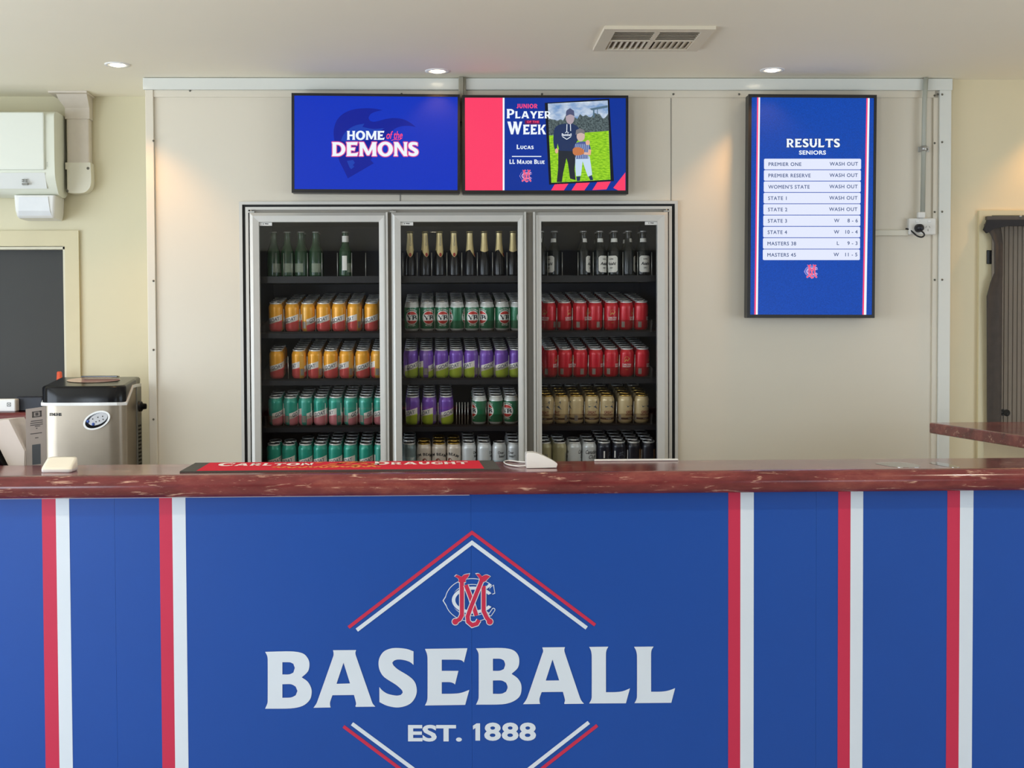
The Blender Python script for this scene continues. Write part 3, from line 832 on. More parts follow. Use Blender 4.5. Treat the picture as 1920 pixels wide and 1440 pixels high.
# ---- raised shelf in the alcove with reader and dark appliance
sz = 1.42-(771-663)*6.0/2500; sy = .10
xl, xr = -3.2, UY(77, 790, -.20).x-.008
t = thing('back_shelf', 'dark red marbled raised shelf at the far left below the dark door', 'shelf', ((xl+xr)/2, .25, 0))
b = MB().box(xl, xr, sy, .40, sz-.065, sz, .022, seg=4)
b.build('shelf_top', LAM, t)
b = MB().box(xl, xr-.08, sy+.06, .40, 0, sz-.065); b.build('shelf_base', mat('brown_base', (70, 56, 50), .6), t)
a = UY(-18, 775, sy+.05); c = UY(29, 748, sy+.05)
t = thing('card_reader', 'small white cube card reader with dark square mark, far left on raised shelf', 'card reader', ((a.x+c.x)/2, sy+.1, sz))
MB().box(a.x, c.x, sy+.05, sy+.12, sz, c.z, .007, seg=3).build('body', WHITEG, t)
lc = UY(16.8, 758.5, sy+.05)
f_ = lambda u, v: (lc.x+u, sy+.0494, lc.z+v)
b = MB()
for r in ((-.0085, -.0085, -.006, .0085), (.006, -.0085, .0085, .0085), (-.0085, .006, .0085, .0085), (-.0085, -.0085, .0085, -.006), (-.0025, -.0025, .0025, .0025)):
    b.shape(rect(*r), f_)
b.build('logo', mat('dark_print', (50, 48, 46), .5), t)
a = UY(29, 770, .2); c = UY(80, 743.5, .2)
t = thing('till_screen', 'low dark navy screen casing standing on the raised shelf', 'screen', ((a.x+c.x)/2-.1, .25, sz))
MB().box(a.x+.003, c.x, .2, .24, sz, c.z, .006).build('casing', mat('navy_plastic', (20, 24, 40), .4), t)
MB().box((a.x+c.x)/2-.02, (a.x+c.x)/2+.02, .24, .30, sz, sz+.03, .01).build('stand', BLACK, t)

# ---- tablet stand (white sloped) and sign holder on the shelf under the bar top
US = .87
yt = -1.72
q = [UY(px, py, yt) for px, py in ((-30, 790), (16, 786.5), (46, 846), (46, 872), (16, 874), (0, 842), (-34, 800))]
t = thing('tablet_stand', 'sloping white tablet stand behind the bar at far left', 'stand', (q[2].x-.1, yt+.05, US))
pb = [(p.x, p.z) for p in q]
b = MB().prism([pb[0], pb[1], pb[2], (pb[2][0]-.012, US+.02), (pb[2][0]-.10, US+.02), (pb[4][0], pb[4][1]), pb[5], pb[6]], yt, yt+.16, axis='y')
b.build('body', mat('tablet_stand_white', (226, 214, 206), .4), t)
d_ = Vector((pb[5][0]-pb[6][0], 0, pb[5][1]-pb[6][1])).normalized(); nn = Vector((-d_.z, 0, d_.x))
s0 = Vector((pb[6][0]-.02, yt, pb[6][1]+.02)); s1 = Vector((pb[4][0], yt, pb[4][1]-.01))
b = MB()
pl = [(s0.x, s0.z), (s1.x, s1.z), (s1.x-.018, s1.z-.010), (s0.x-.018, s0.z-.010)]
b.prism(pl, yt-.02, yt+.18, axis='y'); b.build('tablet', BLACKG, t)
MB().box(pb[2][0]-.16, pb[2][0]-.012, yt-.01, yt+.17, US, US+.02, .004).build('foot', mat('tablet_stand_white', (226, 214, 206), .4), t)
yt = -1.70
a = UY(48, 768, yt); c = UY(77, 768, yt)
t = thing('sign_holder', 'upright grey information card in a clear holder left of the ice machine', 'sign', ((a.x+c.x)/2, yt+.02, US))
ztp = UY(60, 767, yt).z
w_ = (c.x-a.x)
def sg(u, v, h=0):   # card plane, turned about the vertical
    return (a.x+u*w_, yt+u*.05-h, US+.012+v*(ztp-US-.012)+u*.006*v)
b = MB()
vs = [sg(u, v, h) for h in (0, -.003) for u, v in ((0, 0), (1, 0), (1, 1), (0, 1))]
b.add(vs, [(0, 1, 2, 3), (4, 5, 6, 7), (0, 1, 5, 4), (1, 2, 6, 5), (2, 3, 7, 6), (3, 0, 4, 7)])
b.build('card', mat('grey_card', (192, 182, 176), .35), t)
b = MB()
V = lambda py: 1-(py-767)/((767-660)*.0+ (1.42-US)/ (1.42-ztp)*(767-661)-(767-661))
dk = mat('card_print', (96, 92, 92), .6)
for (py, u0, u1) in ((793, .25, .85), (797, .22, .85), (801, .22, .85), (804, .45, .72), (808, .5, .58), (818, .22, .8), (827, .45, .62)):
    b.shape(rect(u0, V(py)-.0035, u1, V(py)+.0035), lambda u, v: sg(u, v, .0008))
b.shape(join(rect(.32, V(786), .80, V(784)), rect(.32, V(776), .80, V(774)), rect(.32, V(786), .42, V(774)), rect(.70, V(786), .80, V(774)), rect(.48, V(783), .64, V(777))), lambda u, v: sg(u, v, .0008))
b.build('lettering', dk, t)
b = MB().shape(rect(.3, V(880), .72, V(840)), lambda u, v: sg(u, v, .0008)); b.build('badge', mat('card_slate', (88, 94, 102), .5), t)
MB().box(a.x+.003, c.x+.006, yt-.03, yt+.08, US, US+.012, .004).build('foot', mat('holder_foot', (200, 196, 190), .3), t)

# ---- ice machine on a bench in the alcove
BEN = .86
t = thing('bench', 'low steel bench in the alcove carrying the ice machine', 'bench', (-1.6, .15, 0))
bx0 = UY(78, 800, -.2).x
MB().box(bx0-.05, bx-.005, -.25, .40, BEN-.03, BEN, .003).build('bench_top', STEEL, t)
for (xx, y_) in ((bx0-.02, -.22), (bx-.05, -.22), (bx0-.02, .36), (bx-.05, .36)): MB().box(xx, xx+.03, y_, y_+.03, 0, BEN-.03).build('leg', STEEL, t)
yf, yk = -.20, .10
ix0, ix1 = UY(77, 790, yf).x, UY(235, 790, yf).x
w = ix1-ix0
im = thing('ice_machine', 'stainless countertop ice maker with black lid behind the left of the bar', 'ice maker', ((ix0+ix1)/2, (yf+yk)/2, BEN), group=None)
zl = UY(150, 757, yf).z                 # underside of the lid at the front
zt_ = UY(150, 724, yf).z
zr = UY(250, 716, yk).z
INOX = mat('brushed_stainless', (170, 158, 142), .36, .8, vary=.05, vscale=7)
FB = .012      # bow of the front
def outline(grow, z):
    pts = []
    n = 10
    for k in range(n+1):
        u = k/n; x = ix0-grow+(w+2*grow)*u
        pts.append((x, yf-grow-FB*(1-(2*u-1)**2)+.02*max(0, abs(2*u-1)-.86)/.14))
    pts += [(ix1+grow, yk), (ix0-grow, yk)]
    return pts
b = MB()
slope = (zr-zl)/(yk-yf-.10)
def zcut(y): return zl if y < yf+.02 else min(zr-.012, zl+(zr-zl)*((y-yf-.02)/.15))
def lofted(rings, mi=0, sm=False, b=None):
    b = b or MB(); m = len(rings[0]); vs = [p for r_ in rings for p in r_]; fs = []
    for i in range(len(rings)-1):
        for k in range(m):
            k2 = (k+1) % m; fs.append((i*m+k, i*m+k2, (i+1)*m+k2, (i+1)*m+k))
    b.add(vs, fs, mi, sm)
    _, tr = poly2([(p[0], p[1]) for p in rings[0]]); b.add(rings[0], tr, mi)
    _, tr = poly2([(p[0], p[1]) for p in rings[-1]]); b.add(rings[-1], tr, mi)
    return b
def dens(pts):       # extra points along the straight sides
    fr, br, bl = pts[:-2], pts[-2], pts[-1]
    a, z = fr[-1], fr[0]
    side = [(a[0], a[1]+(br[1]-a[1])*q_) for q_ in (.05, .15, .3, .45, .7)]
    sideL = [(z[0], z[1]+(bl[1]-z[1])*q_) for q_ in (.7, .45, .3, .15, .05)]
    return fr+side+[br, bl]+sideL
O = dens(outline(0, 0)); OG = dens(outline(.004, 0))
lofted([[(x, y, BEN+.01) for x, y in O], [(x, y, zcut(y)) for x, y in O]], sm=True).build('body', INOX, im)
lofted([[(x, y, zcut(y)-.008) for x, y in OG], [(x, y, zcut(y)+.005) for x, y in OG]]).build('rim', WHITEG, im)
def zlid(y): return zt_+.040*min(1, max(0, (y-yf)/.25))
cxi = (ix0+ix1)/2; cyi = (yf+yk)/2
def inset(pts, k): return [(cxi+(x-cxi)*k, cyi+(y-cyi)*k) for x, y in pts]
def lidz(y): return max(zt_+(zr-zt_+.024)*min(1, max(0, (y-yf)/.30)), zcut(y)+.012)
LIDM = mat('lid_black', (16, 16, 20), .2, spec=.3, vary=0)
rings = [[(x, y, zcut(y)+.005) for x, y in inset(O, .99)], [(x, y, lidz(y)-.010) for x, y in inset(O, .995)], [(x, y, lidz(y)-.003) for x, y in inset(O, .97)], [(x, y, lidz(y)) for x, y in inset(O, .92)]]
ld = lofted(rings, sm=True).build('lid', LIDM, im)
b = MB()
cz = lambda y: lidz(y)+.0012
b.add([(cxi+.115*cos(a), yf+.18+.085*sin(a), cz(yf+.18+.085*sin(a))+.001) for a in [2*pi*k/32 for k in range(32)]], [tuple(range(32))])
tag(b.build('lid_window', mat('lid_window', (196, 160, 158), .12, vary=.15, vscale=9), ld), 'pinkish oval window')
MB().box(cxi-.06, cxi+.10, yk-.10, yk-.06, lidz(yk)-.002, lidz(yk)+.006, .003).build('lid_hinge', BLACKG, ld)
# oval control panel
oc = UY(182, 788, yf-FB*.6); oy = yf-FB*.95
fo = lambda h: (lambda u, v: (oc.x+u, oy-h-.002, oc.z+v))
an = radians(24)
b = MB()
def plate(sh, h0, h1):
    n = len(sh[0]); bb = MB()
    vs = [(oc.x+u, oy+.012-h, oc.z+v) for h in (h0, h1) for u, v in sh[0]]
    bb.add(vs, [(i, (i+1) % n, n+(i+1) % n, n+i) for i in range(n)]+[tuple(range(n)), tuple(range(n, 2*n))]); return bb
cp = tag(plate(disc(0, 0, .060, .036, 36, an), 0, .016).build('control_panel', WHITEG, im), 'white-rimmed oval control panel')
MB().shape(disc(0, 0, .051, .029, 36, an), lambda u, v: (oc.x+u, oy-.0045, oc.z+v)).build('panel_face', BLACKG, cp)
MB().shape(disc(.006, .005, .043, .022, 36, an), lambda u, v: (oc.x+u, oy-.0052, oc.z+v)).build('panel_label', mat('silver_label', (206, 206, 210), .35), cp)
for (u, v) in ((-.036, -.004), (-.014, -.016)):
    MB().lathe([(0, -.002), (.006, -.0015), (.007, .002)], (oc.x+u, oy-.0055, oc.z+v), 16, axis='y').build('button', mat('blue_button', (60, 92, 170), .35), cp)
b = MB()
for (u, v) in ((-.016, .006), (.006, .013), (.026, .017), (-.002, -.006), (.012, -.002), (.028, .004)): b.shape(rect(u-.0025, v-.0025, u+.0025, v+.0025), lambda u_, v_: (oc.x+u_, oy-.0056, oc.z+v_))
b.build('panel_print', mat('dark_print', (50, 48, 46), .5), cp)
lg = UY(93.5, 780, yf); lh = UY(116.5, 774, yf)
b = MB().shape(fit(text('ITNUHIS', .05), lg.x, lg.z, lh.x, lh.z), lambda u, v: (u, yf-FB*(1-(2*(u-ix0)/w-1)**2)-.0012, v))
b.build('lettering', mat('dark_print', (50, 48, 46), .5), im)
# right side: rear shell, vent slots and black knob
MB().box(ix1-.002, ix1+.004, yk-.09, yk, BEN+.01, zr-.02, .002).build('rear_shell', mat('grey_side_shell', (150, 148, 142), .4, .3), im)
b = MB()
for k in range(12): b.box(ix1+.003, ix1+.0056, yk-.07, yk-.02, BEN+.05+.017*k, BEN+.058+.017*k)
b.build('vent_grille', GAP, im)
kx = UY(260, 762, yk-.05)
b = MB().lathe([(0, .034), (.012, .033), (.014, .018), (.022, .014), (.024, .004), (.024, 0)], (ix1+.003, yk-.05, kx.z), 18, axis='x')
b.build('knob', BLACK, im)
for xx in (ix0+.03, ix1-.05):
    for y_ in (yf+.02, yk-.04): MB().box(xx, xx+.02, y_, y_+.02, BEN, BEN+.012).build('foot', BLACK, im)
# orange spout behind it
oa = UY(108, 700, .30)
t = tag(MB().lathe([(0, 0), (.018, 0), (.018, .10), (.03, .12), (.03, oa.z-sz-.05), (.0135, oa.z-sz-.030), (.0115, oa.z-sz+.004), (.008, oa.z-sz+.008), (0, oa.z-sz+.008)], (oa.x, .33, sz), 18).build('squeeze_bottle', mat('orange_red_plastic', (222, 92, 62), .4)),
    'orange-red nozzle of a squeeze bottle standing behind the ice machine', 'bottle')

# ---- air conditioner, drain box and pipe cover
aw = UY(107, 285, .21)
ax_, ay_ = aw.x, .21
az0, az1_ = UY(60, 364, ay_).z, UY(60, 206, ay_).z
t = thing('air_conditioner', 'white wall split-system air conditioner at the upper left', 'air conditioner', (ax_-.4, ALC, az0))
H = az1_-az0
prof = smooth([(ALC-.001, az0+.02), (ALC-.001, az1_), (ay_+.05, az1_), (ay_+.01, az1_-.012), (ay_, az1_-.035), (ay_, az0+H*.27), (ay_+.012, az0+H*.17), (ay_+.05, az0+.015), (ay_+.09, az0), (ALC-.05, az0)], 50, 3)
b = MB().prism(prof, ax_-.80, ax_-.012, smooth=True)
body = b.build('body', ACW, t)
fpx = UY(83, 285, ay_-.012).x
fz0, fz1_ = UY(60, 319, ay_).z, UY(60, 211, ay_).z
MB().box(ax_-.80, fpx, ay_-.014, ay_+.004, fz0, fz1_, .006, seg=3).build('front_panel', mat('ac_panel', (230, 233, 222), .3, vary=.005), t)
b = MB().prism([(ay_+.0015, fz0-.012), (ay_-.004, fz0-.012), (ay_+.028, az0+.028), (ay_+.036, az0+.03)], ax_-.80, UY(93, 345, ay_).x-.02)
fl = b.build('air_flap', mat('ac_flap', (228, 230, 226), .3, vary=.005), t)
dp = UY(47.5, 345, ay_+.008)
MB().box(dp.x-.012, dp.x+.013, ay_-.004, ay_+.012, dp.z-.005, dp.z+.004).build('display', mat('grey_print', (140, 140, 134), .5), t)
b = MB()
for k in range(4):
    p = UY(42+(k % 2)*6, 337+(k//2)*3, ay_); b.box(p.x-.002, p.x+.003, ay_-.003, ay_+.01, p.z-.002, p.z+.002)
b.build('panel_print', mat('grey_print', (140, 140, 134), .5), t)
b = MB()
for k in range(3):
    p = UY(88.5, 305+k*3, ay_); b.box(p.x-.0012, p.x+.0012, ay_-.001, ay_+.003, p.z-.0015, p.z+.0015)
b.build('panel_print', mat('grey_print', (140, 140, 134), .5), t)
a = UY(26, 364, .26); c = UY(104, 408, .26)
t = thing('drain_box', 'small white tapered plastic box directly under the air conditioner', 'box', ((a.x+c.x)/2, ALC, c.z))
w_ = c.x-a.x; hh = a.z-c.z-.006
secs = [(a.x+.012, c.x-.012, .285, ALC-.001, c.z, .012), (a.x+.008, c.x-.008, .270, ALC-.001, c.z+.008, .012), (a.x+.003, c.x-.003, .258, ALC-.001, c.z+hh*.35, .014), (a.x, c.x, .255, ALC-.001, c.z+hh, .012)]
rounded_loft(secs).build('cover', WHITEP, t)
x0_, x1_ = a.x+.025, c.x-.03
b = MB().add([(x0_, .256, c.z+hh*.92), (x1_, .256, c.z+hh*.92), (x1_+.01, .268, c.z+hh*.10), (x0_-.008, .268, c.z+hh*.10), (x0_, .250, c.z+hh*.92), (x1_, .250, c.z+hh*.92), (x1_+.006, .256, c.z+hh*.3), (x0_-.004, .256, c.z+hh*.3)], [(0, 1, 5, 4), (4, 5, 6, 7), (7, 6, 2, 3), (0, 4, 7, 3), (1, 2, 6, 5)])
b.build('cover_face', mat('cool_white_plastic', (226, 228, 230), .35), t)
dy = ALC-.06
d0, d1 = UY(123, 250, dy).x, UY(168, 250, dy).x
zt3, zm, zl3 = UY(145, 182, dy).z, UY(145, 305, dy).z, UY(145, 362, dy).z
zsl = UY(145, 223, dy).z
t = thing('pipe_cover', 'pale plastic pipe duct with elbow running from the air conditioner to the ceiling', 'duct', ((d0+d1)/2, ALC, zl3))
MB().box(d0+.003, d1-.003, dy, ALC-.001, zm-.01, zsl+.01, .008, seg=3).build('duct_channel', DUCT, t)
b = MB()
vs = []
for (z, x0, x1, y_) in ((zsl, d0-.001, d1+.001, dy-.003), (zsl+.05, d0-.001, d1+.001, dy-.004), (CEIL-.03, d0-.022, d1+.001, dy-.03), (CEIL-.008, d0-.028, d1+.001, dy-.05)):
    vs += [(x0, y_, z), (x1, y_, z), (x1, ALC-.001, z), (x0, ALC-.001, z)]
b.add(vs, [(0, 1, 2, 3), (12, 13, 14, 15)]+[(i*4+k, i*4+(k+1) % 4, (i+1)*4+(k+1) % 4, (i+1)*4+k) for i in range(3) for k in range(4)])
b.box(d0-.055, d1+.012, dy-.085, ALC-.001, CEIL-.009, CEIL, .003)
b.build('ceiling_boot', DUCT, t)
ex0 = ax_+.004
zs = UY(145, 318, dy).z
el = smooth([(d0-.002, zm), (d1+.003, zm), (d1+.005, zl3+.05), (d1-.006, zl3+.018), (d1-.035, zl3), (ex0+.01, zl3), (ex0, zl3+.005), (ex0, zs), (d0-.002, zs)], 48, 3)
el_ob = MB().prism(el, dy-.006, ALC-.001, axis='y').build('elbow', mat('pale_elbow_plastic', (228, 224, 206), .4, vary=.015), t)
for px, py in ((165, 315.5), (126, 358)):
    p = UY(px, py, dy-.006); MB().lathe([(0, -.002), (.006, -.002), (.007, .001)], (p.x, dy-.006, p.z), 12, axis='y').build('screw_cap', SCREW, el_ob)

# ================================================================== screens on the bulkhead
YS = -.085
class Screen:
    def __init__(s, name, label, fr, sc, roll, bez, depth=.055):
        TL, TR, BR, BL = fr
        s.c = sum((UY(p[0], p[1], YS) for p in fr), Vector())/4
        q = [UY(p[0], p[1], YS) for p in fr]
        w = ((q[1]-q[0]).length+(q[2]-q[3]).length)/2; h = ((q[0]-q[3]).length+(q[1]-q[2]).length)/2
        s.roll = roll; s.w, s.h = w, h
        s.t = thing(name, label, 'screen', s.c, (0, roll, 0))
        b = MB().box(-w/2+.0005, w/2-.0005, .0082, depth, -h/2+.0005, h/2-.0005, .004)
        b.box(-w*.3, w*.3, depth+.0002, -YS-.001, -h*.3, h*.3); s.case = b.build('casing', BLACK, s.t, local=True)
        t_, r_, bo_, l_ = bez
        b = MB()
        b.box(-w/2, w/2, -.002, .008, h/2-t_, h/2); b.box(-w/2, w/2, -.002, .008, -h/2, -h/2+bo_)
        b.box(-w/2, -w/2+l_, -.002, .008, -h/2+bo_, h/2-t_); b.box(w/2-r_, w/2, -.002, .008, -h/2+bo_, h/2-t_)
        b.build('bezel', mat('screen_bezel', (30, 29, 31), .3, vary=.03), s.t, local=True)
        s.x0, s.x1, s.z0, s.z1 = -w/2+l_-.001, w/2-r_+.001, -h/2+bo_-.001, h/2-t_+.001
    def panel(s, m):
        s.p = MB().box(s.x0, s.x1, .001, .005, s.z0, s.z1).build('screen_panel', m, s.t, local=True)
    def fn(s, lay):
        R = Matrix.Rotation(-s.roll, 3, 'Y')
        def g(px, py):
            q = R @ (UY(px, py, YS)-s.c)
            return (min(max(q.x, s.x0), s.x1), .001-.00035*lay, min(max(q.z, s.z0), s.z1))
        return g
    def put(s, name, sh, m, lay, conv, label=None):
        b = MB(); g = s.fn(lay)
        b.shape(sh, lambda u, v: g(*conv(u, v)))
        return tag(b.build(name, m, s.p, local=True), label)
def dil(sh, d, n=10): return join(*[([(p[0]+d*cos(2*pi*k/n), p[1]+d*sin(2*pi*k/n)) for p in sh[0]], sh[1]) for k in range(n)])
EW = emat('screen_white', (238, 246, 255)); EP = emat('screen_pink', (255, 72, 122)); ER = emat('screen_red', (252, 62, 104))

# left wide screen
c1 = lambda u, v: (530+u/5.647, 160+v/5.647)
s1 = Screen('wide_screen', 'wide wall screen at left, white lettering over a dark horned emblem on blue', [(544.5, 173.5), (862, 178), (862.5, 363.5), (549, 361.5)],
            None, .008, (.011, .010, .016, .012))
s1.panel(emat('screen_blue', (0, 48, 188), grain=.04))
dm = smooth([(690,985),(640,880),(600,800),(562,660),(540,520),(547,440),(580,360),(650,295),(750,255),(880,242),(980,248),(1057,262),(980,280),(930,305),(908,345),(922,374),(960,386),(1010,378),(1090,357),(1180,346),(1280,360),(1350,395),(1410,440),(1330,428),(1250,435),(1180,465),(1120,530),(1040,640),(930,790),(965,825)], 42, 3)
DKB = emat('screen_navy', (0, 26, 150))
s1.put('emblem', poly2(dm), DKB, 1, c1, 'dark blue horned emblem')
s1.put('emblem_detail', join(poly2(smooth([(865,405),(845,440),(960,462),(1075,452),(1020,495),(900,570),(700,600),(618,585),(640,530),(690,470),(770,425)], 50)),
       poly2([(680, 800), (708, 870), (726, 888), (760, 860), (742, 845), (765, 820), (745, 790)])), emat('screen_mid_blue', (18, 62, 176)), 2, c1)
s1.put('lettering', fit(wtext('HOME', 6), 680, 580, 1080, 480), EW, 4, c1, 'white word HOME')
s1.put('lettering', slant(fit(slant(text('of the', .012), .25), 1098, 568, 1270, 484), -.0), EP, 4, c1, 'pink words of the')
s1.put('underline', stroke([(1150, 584), (1170, 577), (1200, 574), (1225, 578), (1245, 573), (1253, 565)], 6), EP, 4, c1)
dsh = fit(wtext('DEMONS', 6), 522, 754, 1437, 597)
s1.put('lettering_outline', dil(dsh, 9), emat('screen_rose', (222, 90, 150)), 3, c1)
s1.put('lettering', dsh, EW, 5, c1, 'large white word with pink outline')

# right wide screen
c2 = lambda u, v: (850+u/5.486, 160+v/5.486)
s2 = Screen('wide_screen', 'wide wall screen at right with a pinkish red block and a photo of two people', [(865.5, 178), (1179.5, 179.5), (1176.5, 364), (868, 364)],
            None, .002, (.011, .011, .016, .012))
s2.panel(emat('screen_blue_right', (0, 48, 150), grain=.03))
s2.put('colour_block', poly2([(112, 127), (508, 125), (508, 1086), (118, 1086)]), ER, 1, c2, 'plain pinkish red block')
s2.put('divider_line', rect(508, 120, 526, 1090), EW, 2, c2)
s2.put('photo_border', poly2([(940, 180), (1605, 138), (1652, 985), (985, 1022)]), emat('screen_black', (8, 16, 32)), 1, c2, 'black film border')
def skymat():
    m = emat('photo_sky', (168, 186, 208)); t = NT(m)
    t.put(t.b.inputs['Emission Color'], t.ramp(t.noise(14, t.mapping((1, 1, 2)), 5), [(.35, lin((112, 150, 198))), (.65, lin((214, 224, 234)))])); return m
def grassmat():
    m = emat('photo_grass', (132, 196, 30)); t = NT(m)
    t.put(t.b.inputs['Emission Color'], t.ramp(t.noise(60, t.mapping((1, 1, 3)), 4), [(.35, lin((104, 172, 22))), (.65, lin((172, 226, 44)))])); return m
def treemat():
    m = emat('photo_trees', (62, 76, 76)); t = NT(m)
    t.put(t.b.inputs['Emission Color'], t.ramp(t.noise(130, None, 4), [(.35, lin((38, 50, 54))), (.65, lin((104, 120, 122)))])); return m
pho = s2.put('photo', poly2([(972, 188), (1588, 155), (1617, 970), (1008, 1003)]), skymat(), 2, c2, 'photo of an adult and a child on a green field, faces blurred')
def ph(name, sh, m, lay):
    o = s2.put(name, sh, m, lay, c2); return o
rg = random.Random(5)
tp = [(984, 515), (978, 370)]
for k in range(22):
    u = 985+k*29; tp.append((min(u, 1592), (345 if k < 7 else 330)+rg.uniform(-42, 22)+(k > 15)*-8))
tp.append((1601, 468))
ph('photo_trees', poly2(smooth(tp, 80, 2)), treemat(), 3)
ph('photo_grass', poly2([(984, 516), (1598, 468), (1617, 970), (1008, 1003)]), grassmat(), 4)
ph('photo_shelter', join(poly2([(1400, 240), (1588, 205), (1588, 228), (1425, 258)]), rect(1436, 250, 1452, 330), rect(1478, 245, 1486, 300)), emat('photo_slate', (84, 112, 132)), 4)
NAVY = emat('photo_navy', (34, 52, 92)); DARKT = emat('photo_charcoal', (36, 42, 52)); SKIN = emat('photo_skin', (226, 176, 150))
ph('photo_adult_trousers', poly2([(1080, 660), (1260, 660), (1258, 760), (1246, 860), (1258, 975), (1200, 960), (1178, 800), (1163, 750), (1130, 900), (1116, 996), (1064, 996), (1078, 850)]), DARKT, 5)
ph('photo_adult_hoodie', poly2(smooth([(1150, 395), (1225, 395), (1290, 440), (1310, 520), (1265, 590), (1255, 680), (1090, 672), (1072, 600), (1060, 680), (1040, 650), (1028, 560), (1040, 450), (1080, 410)], 50)), NAVY, 6)
ph('photo_adult_head', disc(1200, 335, 44, 66), emat('photo_blurred_face', (176, 160, 170)), 7)
ph('photo_adult_cap', poly2(smooth([(1158, 320), (1162, 265), (1200, 236), (1240, 262), (1246, 318), (1200, 300)], 50)), emat('photo_cap', (78, 84, 118)), 8)
ph('photo_hoodie_print', join(fit(text('Baseball', .02), 1115, 522, 1215, 495), stroke([(1122, 528), (1166, 556), (1210, 528)], 7), stroke([(1150, 490), (1166, 478), (1186, 490)], 6), stroke([(1168, 400), (1166, 480)], 7), stroke([(1204, 400), (1206, 470)], 7)), EW, 8)
ph('photo_adult_hand', disc(1062, 675, 17, 26), SKIN, 7)
ph('photo_child_trousers', poly2(smooth([(1255, 730), (1400, 730), (1412, 800), (1428, 920), (1385, 940), (1355, 860), (1330, 780), (1312, 930), (1262, 935), (1254, 830)], 50)), emat('photo_pale_blue', (196, 218, 240)), 7)
ph('photo_child_sock', poly2([(1266, 938), (1308, 938), (1300, 984), (1270, 986)]), NAVY, 7)
ph('photo_child_sock', poly2([(1390, 938), (1426, 926), (1438, 974), (1408, 978)]), NAVY, 7)
ph('photo_child_jersey', poly2(smooth([(1285, 585), (1360, 580), (1405, 625), (1418, 690), (1388, 705), (1390, 755), (1262, 758), (1240, 650), (1252, 605)], 50)), emat('photo_jersey', (78, 92, 150)), 8)
ph('photo_jersey_stripes', join(*[poly2([(1258+k*21, 604), (1263+k*21, 604), (1270+k*19, 752), (1265+k*19, 752)]) for k in range(7)]), emat('photo_pale_blue', (196, 218, 240)), 9)
ph('photo_child_head', disc(1310, 525, 42, 52), emat('photo_blurred_child', (206, 180, 172)), 9)
ph('photo_child_cap', poly2(smooth([(1256, 510), (1262, 462), (1300, 442), (1345, 462), (1352, 505), (1310, 490)], 50)), emat('photo_grey_cap', (120, 118, 122)), 10)
ph('photo_child_arms', join(stroke([(1405, 660), (1400, 705), (1340, 700)], 26), disc(1382, 590, 22, 26)), SKIN, 9)
ph('photo_glove', poly2(smooth([(1226, 660), (1250, 640), (1300, 640), (1345, 665), (1345, 705), (1300, 720), (1250, 722), (1230, 700)], 50)), emat('photo_glove', (196, 120, 76)), 11)
s2.put('lettering', fit(wtext('JUNIOR', 14), 650, 237, 866, 190), EP, 3, c2, 'pink word JUNIOR')
s2.put('lettering', fit(wtext('Player', 7), 548, 341, 1003, 245), EW, 12, c2, 'white word PLAYER')
s2.put('lettering', fit(wtext('Week', 7), 555, 506, 953, 374), EW, 12, c2, 'white word WEEK')
s2.put('caption_box', rect(735, 358, 888, 398), emat('screen_maroon', (96, 18, 76)), 2, c2)
s2.put('lettering', fit(text('OF THE', .03, 1.1), 756, 389, 880, 366), EP, 13, c2, 'pink words OF THE')
s2.put('lettering', fit(wtext('Lucas', 9), 650, 657, 826, 610), EW, 3, c2, 'small white name line')
s2.put('divider_line', rect(603, 727, 905, 736), EW, 3, c2)
s2.put('lettering', fit(wtext('LL Major Blue', 9), 576, 809, 940, 763), EW, 3, c2, 'white words LL MAJOR BLUE')
def screen_emblem(s_, cx, cy, k, mats, conv):
    b = MB()
    for i, (c, sh) in enumerate(emblem(cx, cy, k)):
        g = s_.fn(2+i*.15); b.shape(sh, lambda u, v: g(*conv(u, v)), 'wbr'.index(c))
    tag(b.build('emblem', mats, s_.p, local=True), 'pink and lilac interlaced monogram')
screen_emblem(s2, 745, 932, .195, [emat('screen_lilac', (238, 190, 232)), emat('screen_blue_right', (0, 48, 150)), ER], c2)
s2.put('slant_stripes', join(*[poly2(p) for p in ([(1045,1015),(1185,1010),(1135,1088),(1004,1088)], [(1265,1005),(1405,1000),(1345,1086),(1214,1088)], [(1482,995),(1620,988),(1575,1070),(1430,1078)], [(1770,895),(1770,1090),(1700,1083),(1645,1055)])]), ER, 1, c2, 'pinkish red slanting stripes')

# tall results screen
c3 = lambda u, v: (1380+u/6.26, 160+v/6.26)
c3b = lambda u, v: (1380+u/6.0, 380+v/6.0)
cid = lambda u, v: (u, v)
s3 = Screen('tall_screen', 'tall upright wall screen listing RESULTS SENIORS on blue', [(1404, 177.5), (1645.5, 177), (1638, 595), (1400, 597)],
            None, .006, (.014, .012, .014, .014), .06)
s3.panel(emat('screen_blue_tall', (0, 68, 172), grain=.22))
for (xt0, xt1, xb0, xb1) in ((1421.5, 1425.5, 1416, 1420.5), (1626.5, 1631, 1618.5, 1624)):
    s3.put('side_stripe', poly2([(xt0-1.5, 150), (xt0+1.6, 150), (xb0+1.6, 620), (xb0-1.8, 620)]), EP, 1, cid, 'pink stripe')
    s3.put('side_stripe', poly2([(xt0+1, 150), (xt1, 150), (xb1, 620), (xb0+1, 620)]), EW, 2, cid, 'white stripe')
rs = fit(wtext('RESULTS', 8), 592, 730, 1220, 626)
s3.put('lettering', dil(rs, 6), emat('screen_navy_tall', (0, 36, 110)), 1, c3)
s3.put('lettering', rs, EW, 3, c3, 'white word RESULTS')
s3.put('lettering', fit(text('SENIORS', .03, 1.08), 740, 814, 1056, 764), EW, 3, c3, 'white word SENIORS')
